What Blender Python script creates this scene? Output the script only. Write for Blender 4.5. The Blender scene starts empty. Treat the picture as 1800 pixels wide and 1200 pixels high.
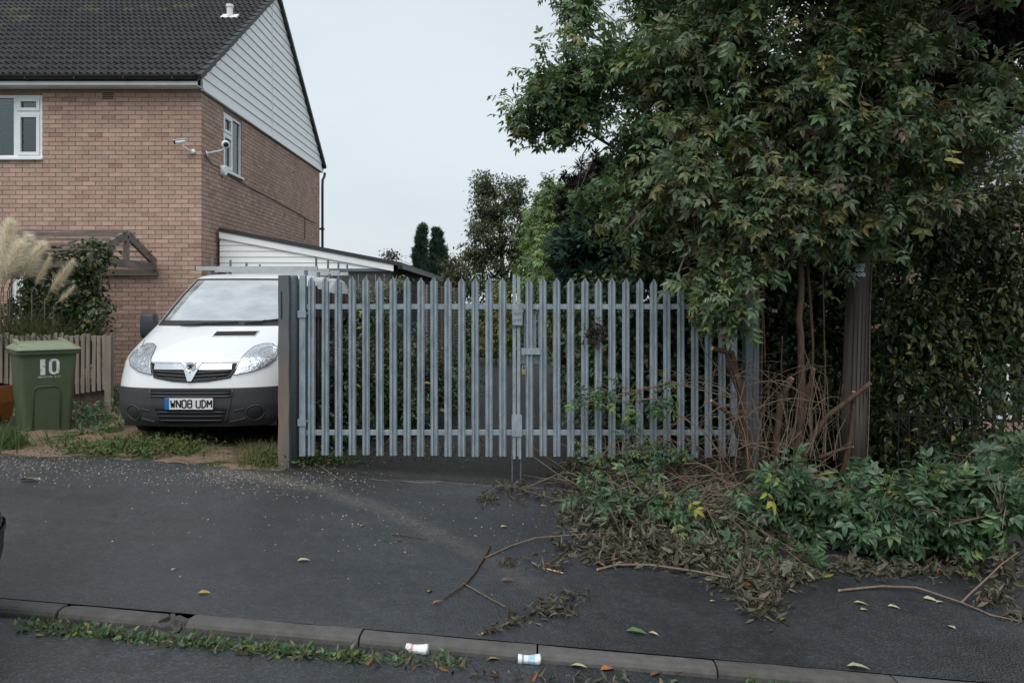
import bpy, bmesh, math, random
import numpy as np
from mathutils import Vector, Matrix
R = math.radians
scene = bpy.context.scene
col = scene.collection
rnd = random.Random(7)
rng = np.random.default_rng(11)

# ---------------------------------------------------------------- camera
FPX, CX, HY, EYE = 1400.0, 900.0, 532.0, 1.72     # focal length in photo pixels, horizon row, eye height
cam_d = bpy.data.cameras.new('camera'); cam = bpy.data.objects.new('camera', cam_d); col.objects.link(cam)
cam.location = (0, 0, EYE); cam.rotation_euler = (R(90), 0, 0)
cam_d.sensor_width = 36; cam_d.lens = FPX/1800*36
cam_d.shift_y = -(600-HY)/1800
cam_d.clip_start = .05; cam_d.clip_end = 2000
scene.camera = cam

# ---------------------------------------------------------------- world, sun, exposure
SUN_EL, SUN_AZ = R(56), R(196)                    # azimuth: clockwise from +Y; behind the camera
w = bpy.data.worlds.new('World'); scene.world = w; w.use_nodes = True
nt = w.node_tree; nt.nodes.clear()
out = nt.nodes.new('ShaderNodeOutputWorld'); bg = nt.nodes.new('ShaderNodeBackground')
sky = nt.nodes.new('ShaderNodeTexSky'); sky.sky_type = 'NISHITA'; sky.sun_disc = False
sky.sun_elevation = SUN_EL; sky.sun_rotation = SUN_AZ; sky.air_density = 1.5; sky.dust_density = 3
mixw = nt.nodes.new('ShaderNodeMix'); mixw.data_type = 'RGBA'; mixw.inputs[0].default_value = .9
tcw = nt.nodes.new('ShaderNodeTexCoord'); mpw = nt.nodes.new('ShaderNodeMapping'); mpw.inputs['Scale'].default_value = (1, 1, 2.2)
nzw = nt.nodes.new('ShaderNodeTexNoise'); nzw.inputs['Scale'].default_value = 1.6; nzw.inputs['Detail'].default_value = 5; nzw.inputs['Roughness'].default_value = .55
rpw = nt.nodes.new('ShaderNodeValToRGB')
rpw.color_ramp.elements[0].position = .36; rpw.color_ramp.elements[0].color = (.495, .555, .605, 1)
rpw.color_ramp.elements[1].position = .66; rpw.color_ramp.elements[1].color = (.575, .63, .67, 1)
scw = nt.nodes.new('ShaderNodeVectorMath'); scw.operation = 'SCALE'; scw.inputs['Scale'].default_value = 10.0
nt.links.new(tcw.outputs['Generated'], mpw.inputs['Vector']); nt.links.new(mpw.outputs[0], nzw.inputs['Vector'])
nt.links.new(nzw.outputs['Fac'], rpw.inputs['Fac']); nt.links.new(rpw.outputs['Color'], scw.inputs[0])
nt.links.new(sky.outputs['Color'], mixw.inputs[6]); nt.links.new(scw.outputs[0], mixw.inputs[7])
nt.links.new(mixw.outputs[2], bg.inputs['Color']); bg.inputs['Strength'].default_value = .1
nt.links.new(bg.outputs[0], out.inputs['Surface'])
sun_d = bpy.data.lights.new('sun', 'SUN'); sun = bpy.data.objects.new('sun', sun_d); col.objects.link(sun)
sun_d.energy = 1.5; sun_d.angle = R(50); sun_d.color = (1.0, .97, .93)
sdir = Vector((math.sin(SUN_AZ)*math.cos(SUN_EL), math.cos(SUN_AZ)*math.cos(SUN_EL), math.sin(SUN_EL)))
sun.rotation_euler = sdir.to_track_quat('Z', 'Y').to_euler(); sun.location = (0, -5, 30)
vs = scene.view_settings; vs.view_transform = 'Standard'; vs.look = 'None'; vs.gamma = 1; vs.exposure = .47; vs.use_curve_mapping = False
scene.render.engine = 'CYCLES'
scene.cycles.use_denoising = True; scene.cycles.max_bounces = 6; scene.cycles.diffuse_bounces = 3
scene.cycles.glossy_bounces = 3; scene.cycles.transmission_bounces = 4; scene.cycles.transparent_max_bounces = 8
scene.cycles.caustics_reflective = False; scene.cycles.caustics_refractive = False

# ---------------------------------------------------------------- geometry of the place
def gz(x):                                        # the street falls gently to the right
    return -.075 - .84*np.tanh(np.asarray(x, float)/12)
def P(px, py, Y):                                 # photo pixel at a known distance
    return Vector(((px-CX)/FPX*Y, Y, EYE-(py-HY)/FPX*Y))
def G(px, py, dz=0.):                             # photo pixel on the ground
    Y = 6.
    for _ in range(40):
        z = float(gz((px-CX)/FPX*Y))+dz
        Y = .5*Y+.5*FPX*(EYE-z)/(py-HY)
    return Vector(((px-CX)/FPX*Y, Y, float(gz((px-CX)/FPX*Y))+dz))

# ---------------------------------------------------------------- tags and objects
def tag(o, label=None, cat=None, group=None, kind=None):
    if label: o['label'] = label
    if cat: o['category'] = cat
    if group: o['group'] = group
    if kind: o['kind'] = kind
    return o
def empty(name, loc, label=None, cat=None, group=None, rot=(0, 0, 0)):
    o = bpy.data.objects.new(name, None); col.objects.link(o); o.location = loc; o.rotation_euler = rot
    o.empty_display_size = .1
    return tag(o, label, cat, group)
def wloc(o):
    v = Vector((0, 0, 0))
    while o is not None:
        v += o.location; o = o.parent
    return v
def link(name, me, parent=None, loc=(0, 0, 0), rot=None, scale=None):
    o = bpy.data.objects.new(name, me); col.objects.link(o)
    if parent is not None: o.parent = parent
    o.location = loc
    if rot is not None: o.rotation_euler = rot
    if scale is not None: o.scale = scale if hasattr(scale, '__len__') else (scale,)*3
    return o
def fast_mesh(name, V, polys_len, loops, tint=None, smooth=False):
    me = bpy.data.meshes.new(name)
    V = np.ascontiguousarray(V, np.float32); loops = np.ascontiguousarray(loops, np.int32); pl = np.ascontiguousarray(polys_len, np.int32)
    me.vertices.add(len(V)); me.vertices.foreach_set('co', V.ravel())
    me.loops.add(len(loops)); me.loops.foreach_set('vertex_index', loops)
    me.polygons.add(len(pl)); st = np.zeros(len(pl), np.int32); st[1:] = np.cumsum(pl)[:-1]
    me.polygons.foreach_set('loop_start', st)
    try: me.polygons.foreach_set('loop_total', pl)
    except Exception: pass
    me.polygons.foreach_set('use_smooth', np.full(len(pl), bool(smooth)))
    me.update(calc_edges=True); me.validate()
    if tint is not None:
        a = me.color_attributes.new('tint', 'FLOAT_COLOR', 'POINT')
        t = np.ones((len(V), 4), np.float32); t[:, :3] = tint
        a.data.foreach_set('color', t.ravel())
    return me

class MB:
    """collects shapes for ONE part"""
    def __init__(s): s.v = []; s.f = []; s.t = []; s.cur = (1, 1, 1)
    def add(s, vs, fs):
        b = len(s.v); s.v += [tuple(v) for v in vs]; s.f += [tuple(b+i for i in f) for f in fs]; s.t += [s.cur]*len(vs); return s
    def box(s, a, b):
        x0, y0, z0 = a; x1, y1, z1 = b
        return s.add([(x0,y0,z0),(x1,y0,z0),(x1,y1,z0),(x0,y1,z0),(x0,y0,z1),(x1,y0,z1),(x1,y1,z1),(x0,y1,z1)],
                     [(3,2,1,0),(4,5,6,7),(0,1,5,4),(1,2,6,5),(2,3,7,6),(3,0,4,7)])
    def beam(s, p, q, w, h, up=(0, 0, 1)):        # rectangular bar from p to q
        p = Vector(p); q = Vector(q); d = (q-p).normalized(); u = Vector(up)
        sx = d.cross(u)
        if sx.length < 1e-4: sx = d.cross(Vector((1, 0, 0)))
        sx.normalize(); u = sx.cross(d).normalized(); sx *= w/2; u *= h/2
        vs = [p-sx-u, p+sx-u, p+sx+u, p-sx+u, q-sx-u, q+sx-u, q+sx+u, q-sx+u]
        return s.add(vs, [(0,1,2,3),(7,6,5,4),(0,4,5,1),(1,5,6,2),(2,6,7,3),(3,7,4,0)])
    def tube(s, path, rad, n=8, cap=True):
        path = [Vector(p) for p in path]; m = len(path)
        if not hasattr(rad, '__len__'): rad = [rad]*m
        vs = []; ref = None
        for i, p in enumerate(path):
            d = (path[min(i+1, m-1)]-path[max(i-1, 0)]).normalized()
            if ref is None:
                ref = Vector((0, 0, 1)) if abs(d.z) < .9 else Vector((1, 0, 0))
            a = (ref-d*ref.dot(d))
            if a.length < 1e-4: a = d.orthogonal()
            a.normalize(); b = d.cross(a); ref = a
            for k in range(n):
                t = 2*math.pi*k/n; vs.append(p+(a*math.cos(t)+b*math.sin(t))*rad[i])
        fs = [(i*n+k, i*n+(k+1) % n, (i+1)*n+(k+1) % n, (i+1)*n+k) for i in range(m-1) for k in range(n)]
        if cap: fs += [tuple(range(n-1, -1, -1)), tuple((m-1)*n+k for k in range(n))]
        return s.add(vs, fs)
    def prism(s, poly, axis, a, b):               # polygon in the two other axes, extruded along axis from a to b
        n = len(poly)
        def mk(p, t): return {'x': (t, p[0], p[1]), 'y': (p[0], t, p[1]), 'z': (p[0], p[1], t)}[axis]
        vs = [mk(p, a) for p in poly]+[mk(p, b) for p in poly]
        return s.add(vs, [tuple(range(n))[::-1], tuple(range(n, 2*n))]+[(i, (i+1) % n, n+(i+1) % n, n+i) for i in range(n)])
    def lathe(s, prof, c, axis=(0, 0, 1), n=16):  # prof: (radius, along)
        ax = Vector(axis).normalized(); a = ax.orthogonal().normalized(); b = ax.cross(a); c = Vector(c); m = len(prof)
        vs = [c+ax*h+(a*math.cos(2*math.pi*k/n)+b*math.sin(2*math.pi*k/n))*r for r, h in prof for k in range(n)]
        fs = [(i*n+k, i*n+(k+1) % n, (i+1)*n+(k+1) % n, (i+1)*n+k) for i in range(m-1) for k in range(n)]
        fs += [tuple(range(n-1, -1, -1)), tuple((m-1)*n+k for k in range(n))]
        return s.add(vs, fs)
    def mesh(s, name, m, off=(0, 0, 0), smooth=False, bevel=0, fix=True):
        V = np.array(s.v, np.float32)-np.array(off, np.float32)
        me = fast_mesh(name, V, [len(f) for f in s.f], [i for f in s.f for i in f], np.array(s.t, np.float32), smooth)
        if fix or bevel:
            bm = bmesh.new(); bm.from_mesh(me)
            if bevel:
                bmesh.ops.bevel(bm, geom=[e for e in bm.edges if len(e.link_faces) == 2 and e.calc_face_angle(0) > .5], offset=bevel, segments=2, affect='EDGES', profile=.6)
            bmesh.ops.recalc_face_normals(bm, faces=bm.faces); bm.to_mesh(me); bm.free()
        if m is not None: me.materials.append(m)
        return me
    def build(s, name, m, parent=None, local=False, smooth=False, bevel=0, base=None, fix=True):
        off = (0, 0, 0)
        if parent is not None and not local: off = wloc(parent)
        if parent is None and base is not None: off = base
        me = s.mesh(name, m, off, smooth, bevel, fix)
        o = link(name, me, parent)
        if parent is None and base is not None: o.location = base
        return o

# ---------------------------------------------------------------- materials
def nodes(name):
    m = bpy.data.materials.new(name); m.use_nodes = True
    return m, m.node_tree, m.node_tree.nodes['Principled BSDF']
def noise(t, pos, scale, detail=4, rough=.55, stretch=None):
    n = t.nodes.new('ShaderNodeTexNoise'); n.inputs['Scale'].default_value = scale; n.inputs['Detail'].default_value = detail; n.inputs['Roughness'].default_value = rough
    if stretch:
        mp = t.nodes.new('ShaderNodeMapping'); mp.inputs['Scale'].default_value = stretch; t.links.new(pos, mp.inputs['Vector']); pos = mp.outputs[0]
    t.links.new(pos, n.inputs['Vector']); return n.outputs['Fac']
def rng_map(t, v, a, b, c, d):
    n = t.nodes.new('ShaderNodeMapRange'); n.inputs[1].default_value = a; n.inputs[2].default_value = b; n.inputs[3].default_value = c; n.inputs[4].default_value = d
    t.links.new(v, n.inputs[0]); return n.outputs[0]
def mixc(t, f, a, b, blend='MIX'):
    n = t.nodes.new('ShaderNodeMix'); n.data_type = 'RGBA'; n.blend_type = blend
    for i, x in ((0, f), (6, a), (7, b)):
        if isinstance(x, (int, float)): n.inputs[i].default_value = x
        elif isinstance(x, tuple): n.inputs[i].default_value = (*x, 1)
        else: t.links.new(x, n.inputs[i])
    return n.outputs[2]
def math_n(t, op, a, b=None, c=None):
    n = t.nodes.new('ShaderNodeMath'); n.operation = op
    for i, x in enumerate((a, b, c)):
        if x is None: continue
        if isinstance(x, (int, float)): n.inputs[i].default_value = x
        else: t.links.new(x, n.inputs[i])
    return n.outputs[0]
def pos_of(t): return t.nodes.new('ShaderNodeNewGeometry').outputs['Position']
def attr(t):
    a = t.nodes.new('ShaderNodeAttribute'); a.attribute_name = 'tint'; return a.outputs['Color']
def mk(name, c, rough=.6, var=.25, scale=6, bump=0., bscale=80, metal=0., tint=False, c2=None, c2scale=1.5, c2lo=.5, c2hi=.65, c2amt=.8, stretch=None, spec=.5, rvar=.1, coat=0, c2stretch=None):
    m, t, b = nodes(name); pos = pos_of(t)
    base = attr(t) if tint else c
    f = noise(t, pos, scale, 6, .6, stretch)
    k = rng_map(t, f, .25, .75, 1-var, 1+var)
    cc = t.nodes.new('ShaderNodeCombineColor'); [t.links.new(k, cc.inputs[i]) for i in range(3)]
    if tint and c != (1, 1, 1): base = mixc(t, 1., base, c, 'MULTIPLY')
    out = mixc(t, 1., base if not isinstance(base, tuple) else base, cc.outputs[0], 'MULTIPLY')
    if c2 is not None:
        g = rng_map(t, noise(t, pos, c2scale, 8, .65, c2stretch or stretch), c2lo, c2hi, 0, c2amt)
        out = mixc(t, g, out, c2)
    t.links.new(out, b.inputs['Base Color'])
    t.links.new(rng_map(t, f, .2, .8, max(.02, rough-rvar), min(1, rough+rvar)), b.inputs['Roughness'])
    b.inputs['Metallic'].default_value = metal; b.inputs['Specular IOR Level'].default_value = spec
    if coat: b.inputs['Coat Weight'].default_value = coat; b.inputs['Coat Roughness'].default_value = .04
    if bump:
        bn = t.nodes.new('ShaderNodeBump'); bn.inputs['Strength'].default_value = bump; bn.inputs['Distance'].default_value = .01
        t.links.new(noise(t, pos, bscale, 6, .6, stretch), bn.inputs['Height']); t.links.new(bn.outputs[0], b.inputs['Normal'])
    return m
def leafmat(name, trans=.3, rough=.45, spec=.35, tcol=(1.5, 1.6, .6)):
    m, t, b = nodes(name)
    c = attr(t); pos = pos_of(t)
    k = rng_map(t, noise(t, pos, 45, 3), .3, .7, .8, 1.2)
    cc = t.nodes.new('ShaderNodeCombineColor'); [t.links.new(k, cc.inputs[i]) for i in range(3)]
    c = mixc(t, 1., c, cc.outputs[0], 'MULTIPLY')
    t.links.new(c, b.inputs['Base Color']); b.inputs['Roughness'].default_value = rough; b.inputs['Specular IOR Level'].default_value = spec
    tr = t.nodes.new('ShaderNodeBsdfTranslucent'); t.links.new(mixc(t, 1., c, tcol, 'MULTIPLY'), tr.inputs['Color'])
    mx = t.nodes.new('ShaderNodeMixShader'); mx.inputs[0].default_value = trans
    t.links.new(b.outputs[0], mx.inputs[1]); t.links.new(tr.outputs[0], mx.inputs[2])
    t.links.new(mx.outputs[0], t.nodes['Material Output'].inputs['Surface'])
    return m
def glassmat(name, tintc=(.8, .9, .9), ior=1.9, clear=1., add=0.):
    m, t, b = nodes(name); t.nodes.remove(b)
    fr = t.nodes.new('ShaderNodeFresnel'); fr.inputs['IOR'].default_value = ior
    tr = t.nodes.new('ShaderNodeBsdfTransparent'); tr.inputs['Color'].default_value = (*[x*clear for x in tintc], 1)
    gl = t.nodes.new('ShaderNodeBsdfGlossy'); gl.inputs['Roughness'].default_value = .03; gl.inputs['Color'].default_value = (.95, .97, 1, 1)
    mx = t.nodes.new('ShaderNodeMixShader'); t.links.new(math_n(t, 'ADD', fr.outputs[0], add), mx.inputs[0]); t.links.new(tr.outputs[0], mx.inputs[1]); t.links.new(gl.outputs[0], mx.inputs[2])
    t.links.new(mx.outputs[0], t.nodes['Material Output'].inputs['Surface']); return m

M = {}
M['brick'] = mk('brick', (1, 1, 1), .85, .15, 9, .35, 120, tint=True, c2=(.27, .185, .145), c2scale=1.1, c2lo=.5, c2hi=.8, c2amt=.5, spec=.25, c2stretch=(1, 1, .3))
M['mortar'] = mk('mortar', (.285, .21, .172), .95, .2, 12, .3, 150, spec=.1)
M['tile'] = mk('roof_tile', (1, 1, 1), .6, .3, 8, .3, 150, tint=True, c2=(.10, .10, .09), c2scale=5, c2lo=.62, c2hi=.75, c2amt=.5, spec=.4)
M['upvc'] = mk('white_plastic', (.80, .82, .83), .38, .05, 5, 0, spec=.5, c2=(.55, .55, .52), c2scale=3, c2lo=.6, c2hi=.85, c2amt=.35)
M['clad'] = mk('white_cladding', (.86, .875, .88), .45, .03, 4, 0, c2=(.62, .63, .60), c2scale=2.5, c2lo=.6, c2hi=.85, c2amt=.3, stretch=(1, 1, 3))
M['blackplastic'] = mk('black_plastic', (.015, .016, .018), .4, .2, 10)
M['wood_grey'] = mk('weathered_wood', (.23, .195, .165), .85, .35, 14, .5, 60, stretch=(1, 1, .12), c2=(.10, .085, .07), c2scale=6, c2lo=.5, c2hi=.7, c2amt=.6, spec=.15)
M['wood_h'] = mk('weathered_beam', (.20, .175, .155), .85, .35, 14, .4, 60, stretch=(.3, .3, 1), c2=(.09, .08, .065), c2scale=6, c2lo=.5, c2hi=.7, c2amt=.5, spec=.15)
M['wood_dark'] = mk('dark_fence_board', (.085, .065, .055), .9, .4, 14, .5, 60, stretch=(1, 1, .12), spec=.15)
M['wood_brown'] = mk('brown_timber_post', (.20, .148, .115), .85, .3, 16, .5, 50, stretch=(1, 1, .1), c2=(.15, .15, .155), c2scale=1.6, c2lo=.48, c2hi=.6, c2amt=.8, spec=.15)
M['galv'] = mk('galvanised_steel', (.31, .375, .42), .6, .14, 30, .08, 200, metal=.15, c2=(.19, .235, .265), c2scale=14, c2lo=.42, c2hi=.66, c2amt=.9, spec=.4, c2stretch=(1, 1, .35))
M['galv_d'] = mk('dull_steel', (.13, .16, .185), .6, .2, 30, .1, 200, metal=.3)
M['steel'] = mk('aluminium_rack', (.42, .44, .45), .5, .15, 20, metal=.5)
M['paint_white'] = mk('white_vehicle_paint', (.78, .80, .82), .28, .02, 3, 0, coat=.6, c2=(.62, .62, .60), c2scale=2, c2lo=.6, c2hi=.9, c2amt=.25)
M['bumper'] = mk('grey_bumper_plastic', (.045, .05, .056), .55, .12, 12, .05, 300)
M['darkgap'] = mk('dark_recess', (.008, .008, .009), .7, .1, 10)
M['trim'] = mk('dark_trim', (.025, .027, .03), .5, .1, 10)
M['chrome'] = mk('chrome', (.78, .80, .82), .13, .03, 20, metal=1.)
M['reflector'] = mk('lamp_reflector', (.82, .84, .86), .22, .12, 40, 1., 22, metal=.75)
M['glass'] = glassmat('window_glass', (.75, .85, .85), 1.6)
M['windscreen'] = glassmat('windscreen_glass', (.85, .93, .93), 2.2, add=.42)
t = M['windscreen'].node_tree; o_ = t.nodes['Material Output']; src = o_.inputs['Surface'].links[0].from_socket    # pale streaky dust film that also paints sky reflection into the glass colour
df = t.nodes.new('ShaderNodeBsdfDiffuse'); df.inputs['Color'].default_value = (.78, .82, .82, 1); mx = t.nodes.new('ShaderNodeMixShader')
t.links.new(rng_map(t, noise(t, pos_of(t), 2.6, 7, .6, (1, 1, 3.)), .35, .7, .12, .42), mx.inputs[0]); t.links.new(src, mx.inputs[1]); t.links.new(df.outputs[0], mx.inputs[2]); t.links.new(mx.outputs[0], o_.inputs['Surface'])
M['lens'] = glassmat('lamp_lens', (.97, .98, 1), 1.4)
M['rubber'] = mk('tyre_rubber', (.018, .018, .019), .8, .2, 20)
M['cabin'] = mk('cabin_grey', (.45, .48, .49), .8, .1, 6)
M['cabin_d'] = mk('dashboard_dark', (.035, .037, .04), .7, .1, 6)
M['platewhite'] = mk('plate_white', (.72, .73, .74), .4, .04, 10)
M['plateblue'] = mk('plate_blue', (.02, .13, .42), .4, .05, 10)
M['ink'] = mk('black_lettering', (.006, .006, .008), .5, .05, 10)
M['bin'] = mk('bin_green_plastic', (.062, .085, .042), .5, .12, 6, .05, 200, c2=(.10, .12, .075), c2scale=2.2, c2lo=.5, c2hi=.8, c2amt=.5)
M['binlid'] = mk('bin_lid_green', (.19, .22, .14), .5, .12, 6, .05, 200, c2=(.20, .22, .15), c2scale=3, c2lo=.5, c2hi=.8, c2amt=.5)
M['whitepaint'] = mk('worn_white_paint', (.62, .66, .66), .6, .1, 30, c2=(.12, .15, .10), c2scale=28, c2lo=.56, c2hi=.64, c2amt=.9)
M['orange'] = mk('orange_plastic', (.42, .15, .02), .5, .2, 8)
M['bark'] = mk('brown_bark', (.10, .066, .048), .95, .5, 26, 1., 60, stretch=(1, 1, .3), c2=(.06, .045, .035), c2scale=8, c2lo=.5, c2hi=.7, spec=.15)
M['bark_d'] = mk('dark_bark', (.055, .043, .035), .95, .4, 20, .7, 40, stretch=(1, 1, .3), spec=.1)
M['twig'] = mk('dry_twig', (.19, .145, .108), .85, .3, 25, .3, 90, spec=.2)
M['twig_d'] = mk('dead_twig', (.10, .06, .045), .9, .3, 25, .3, 90, spec=.15)
M['cutwood'] = mk('pale_cut_wood', (.55, .36, .20), .8, .15, 40)
M['pole'] = mk('creosoted_pole', (.105, .088, .076), .9, .4, 16, .6, 50, stretch=(1, 1, .06), c2=(.03, .025, .022), c2scale=7, c2lo=.5, c2hi=.62, spec=.15)
M['leaf'] = leafmat('leaf', .22, .36, .5)
M['leaf_matt'] = leafmat('leaf_dull', .2, .7, .15)
M['needle'] = leafmat('conifer_needle', .08, .7, .15)
M['dead'] = leafmat('dead_leaf', .1, .55, .3, (1.1, 1.0, .8))
M['plume'] = leafmat('pampas_plume', .3, .9, .05, (1.1, 1.05, .95))
M['grass'] = leafmat('grass_blade', .3, .5, .3)

t = M['wood_brown'].node_tree; b = t.nodes['Principled BSDF']; src = b.inputs['Base Color'].links[0].from_socket; pos = pos_of(t)   # weathered grey towards the top
sx = t.nodes.new('ShaderNodeSeparateXYZ'); t.links.new(pos, sx.inputs[0])
g = rng_map(t, math_n(t, 'ADD', sx.outputs[2], math_n(t, 'MULTIPLY', noise(t, pos, 5, 5), 1.1)), 1.45, 1.95, 0, .85)
t.links.new(mixc(t, g, src, (.125, .14, .155)), b.inputs['Base Color'])

# ================================================================ ground, road, pavement, kerb
def sheet(name, xs, y0, y1, ny, zoff, m, kind='structure', jag=0.):
    """y0, y1: functions of x; zoff: function (x, y) above the falling street plane"""
    V = []; n = ny+1
    for x in xs:
        a, b = y0(x), y1(x)+(rnd.uniform(-jag, jag) if jag else 0)
        for j in range(n):
            y = a+(b-a)*j/ny; V.append((x, y, float(gz(x))+zoff(x, y)))
    F = [(i*n+j, (i+1)*n+j, (i+1)*n+j+1, i*n+j+1) for i in range(len(xs)-1) for j in range(ny)]
    me = fast_mesh(name, np.array(V), [4]*len(F), np.array(F).ravel(), None, True); me.materials.append(m)
    o = link(name, me); o['kind'] = kind; return o
KL, KR = G(0, 1050), G(1800, 1204)
kdir = (KR-KL); kdir.z = 0; kdir.normalize(); knor = Vector((kdir.y, -kdir.x, 0))   # towards the camera
def ky(x): return KL.y+(x-KL.x)*kdir.y/kdir.x
edge_px = [(0, 801), (150, 803), (330, 814), (440, 825), (560, 832), (760, 845), (980, 857), (1300, 874)]
edge_pts = [G(*p) for p in edge_px]
ex = [-30, -12]+[p.x for p in edge_pts]+[12, 30]; ey = [edge_pts[0].y+.1]*2+[p.y for p in edge_pts]+[edge_pts[-1].y]*2
def by(x): return float(np.interp(x, ex, ey))+.03*math.sin(7*x)+.02*math.sin(17*x+1)

def asphalt(name, base, light, dust=None, spec=.6, ro=(.34, .58)):
    m, t, b = nodes(name); pos = pos_of(t)
    v = t.nodes.new('ShaderNodeTexVoronoi'); v.inputs['Scale'].default_value = 75; t.links.new(pos, v.inputs['Vector'])
    sep = t.nodes.new('ShaderNodeSeparateColor'); t.links.new(v.outputs['Color'], sep.inputs[0])
    st = rng_map(t, sep.outputs[0], .55, 1., 0, 1)
    c = mixc(t, math_n(t, 'MULTIPLY', st, .5), base, light)
    big = noise(t, pos, .9, 8, .65); k = rng_map(t, big, .3, .7, .62, 1.35)
    mid = noise(t, pos, 9, 6, .6); k2 = rng_map(t, mid, .3, .7, .8, 1.2)
    cc = t.nodes.new('ShaderNodeCombineColor'); kk = math_n(t, 'MULTIPLY', k, k2); [t.links.new(kk, cc.inputs[i]) for i in range(3)]
    c = mixc(t, 1., c, cc.outputs[0], 'MULTIPLY')
    sp = rng_map(t, noise(t, pos, 60, 2, .5), .72, .78, 0, .7); c = mixc(t, sp, c, (.22, .21, .19))
    cr = t.nodes.new('ShaderNodeTexVoronoi'); cr.feature = 'DISTANCE_TO_EDGE'; cr.inputs['Scale'].default_value = .55; wv_ = t.nodes.new('ShaderNodeVectorMath'); wv_.operation = 'ADD'; nz_ = t.nodes.new('ShaderNodeTexNoise'); nz_.inputs['Scale'].default_value = 3.; nz_.inputs['Detail'].default_value = 5
    t.links.new(pos, nz_.inputs['Vector']); t.links.new(pos, wv_.inputs[0]); t.links.new(nz_.outputs['Color'], wv_.inputs[1]); t.links.new(wv_.outputs[0], cr.inputs['Vector'])
    ck_ = math_n(t, 'MULTIPLY', rng_map(t, cr.outputs['Distance'], .0, .006, 1, 0), rng_map(t, noise(t, pos, .6, 3), .5, .6, 0, .8)); c = mixc(t, ck_, c, (.008, .008, .009))     # pale grit
    if dust:                                                                                         # the sandy tyre track
        a, bb, cq, x0, x1 = dust
        sx = t.nodes.new('ShaderNodeSeparateXYZ'); t.links.new(pos, sx.inputs[0]); X, Y = sx.outputs[0], sx.outputs[1]
        f = math_n(t, 'ADD', math_n(t, 'MULTIPLY', math_n(t, 'ADD', math_n(t, 'MULTIPLY', X, a), bb), X), cq)
        d = math_n(t, 'ABSOLUTE', math_n(t, 'SUBTRACT', Y, f))
        d = math_n(t, 'ADD', d, math_n(t, 'MULTIPLY', math_n(t, 'SUBTRACT', noise(t, pos, 2.5, 8, .7), .5), .55))
        g = rng_map(t, d, .02, .26, 1, 0); g = math_n(t, 'MULTIPLY', g, rng_map(t, X, x0, x0+.4, 0, 1)); g = math_n(t, 'MULTIPLY', g, rng_map(t, X, x1-2.2, x1, 1, 0))
        g = math_n(t, 'MULTIPLY', g, rng_map(t, noise(t, pos, 22, 8, .75), .38, .62, .05, 1))
        c = mixc(t, math_n(t, 'MULTIPLY', g, .55), c, (.19, .165, .135))
        e = math_n(t, 'MULTIPLY', rng_map(t, math_n(t, 'ADD', Y, math_n(t, 'MULTIPLY', X, .13)), 7.45, 8.1, 0, 1), rng_map(t, X, -1.6, -2.6, 0, 1))   # grit off the drive
        e = math_n(t, 'MULTIPLY', e, rng_map(t, noise(t, pos, 14, 8, .75), .42, .62, 0, .8)); c = mixc(t, e, c, (.23, .165, .12))
    t.links.new(c, b.inputs['Base Color'])
    t.links.new(rng_map(t, big, .3, .7, *ro), b.inputs['Roughness']); b.inputs['Specular IOR Level'].default_value = spec
    bn = t.nodes.new('ShaderNodeBump'); bn.inputs['Strength'].default_value = .7; bn.inputs['Distance'].default_value = .006
    t.links.new(v.outputs['Distance'], bn.inputs['Height']); t.links.new(bn.outputs[0], b.inputs['Normal'])
    return m
dp = np.array([[p.x, p.y] for p in (G(385, 826), G(480, 845), G(600, 872), G(700, 905), G(800, 950), G(880, 1000))])
qa, qb, qc = np.polyfit(dp[:, 0], dp[:, 1], 2)
M['pave'] = asphalt('pavement_asphalt', (.025, .0275, .032), (.066, .07, .077), (float(qa), float(qb), float(qc), dp[0, 0]-.3, .9))
M['road'] = asphalt('road_asphalt', (.024, .027, .031), (.075, .08, .085))
M['lane'] = asphalt('lane_asphalt', (.026, .024, .023), (.06, .055, .05), spec=.3, ro=(.7, .9))
m, t, b = nodes('driveway_dirt'); pos = pos_of(t)
c = mixc(t, rng_map(t, noise(t, pos, 60, 5, .7), .35, .65, 0, 1), (.14, .10, .072), (.30, .215, .155))
c = mixc(t, rng_map(t, noise(t, pos, 1.3, 8, .65), .50, .60, 0, .85), c, (.06, .065, .025))
c = mixc(t, rng_map(t, noise(t, pos, 2.1, 6, .6, (1, 2, 1)), .55, .68, 0, .8), c, (.05, .045, .04))
t.links.new(c, b.inputs['Base Color']); b.inputs['Roughness'].default_value = .95; b.inputs['Specular IOR Level'].default_value = .15
bn = t.nodes.new('ShaderNodeBump'); bn.inputs['Strength'].default_value = .8; bn.inputs['Distance'].default_value = .02
t.links.new(noise(t, pos, 55, 6, .7), bn.inputs['Height']); t.links.new(bn.outputs[0], b.inputs['Normal']); M['dirt'] = m
M['soil'] = mk('ground_soil', (.055, .05, .03), .95, .4, 3, .6, 30, c2=(.05, .07, .02), c2scale=.7, c2lo=.4, c2hi=.6, spec=.1)

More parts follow.
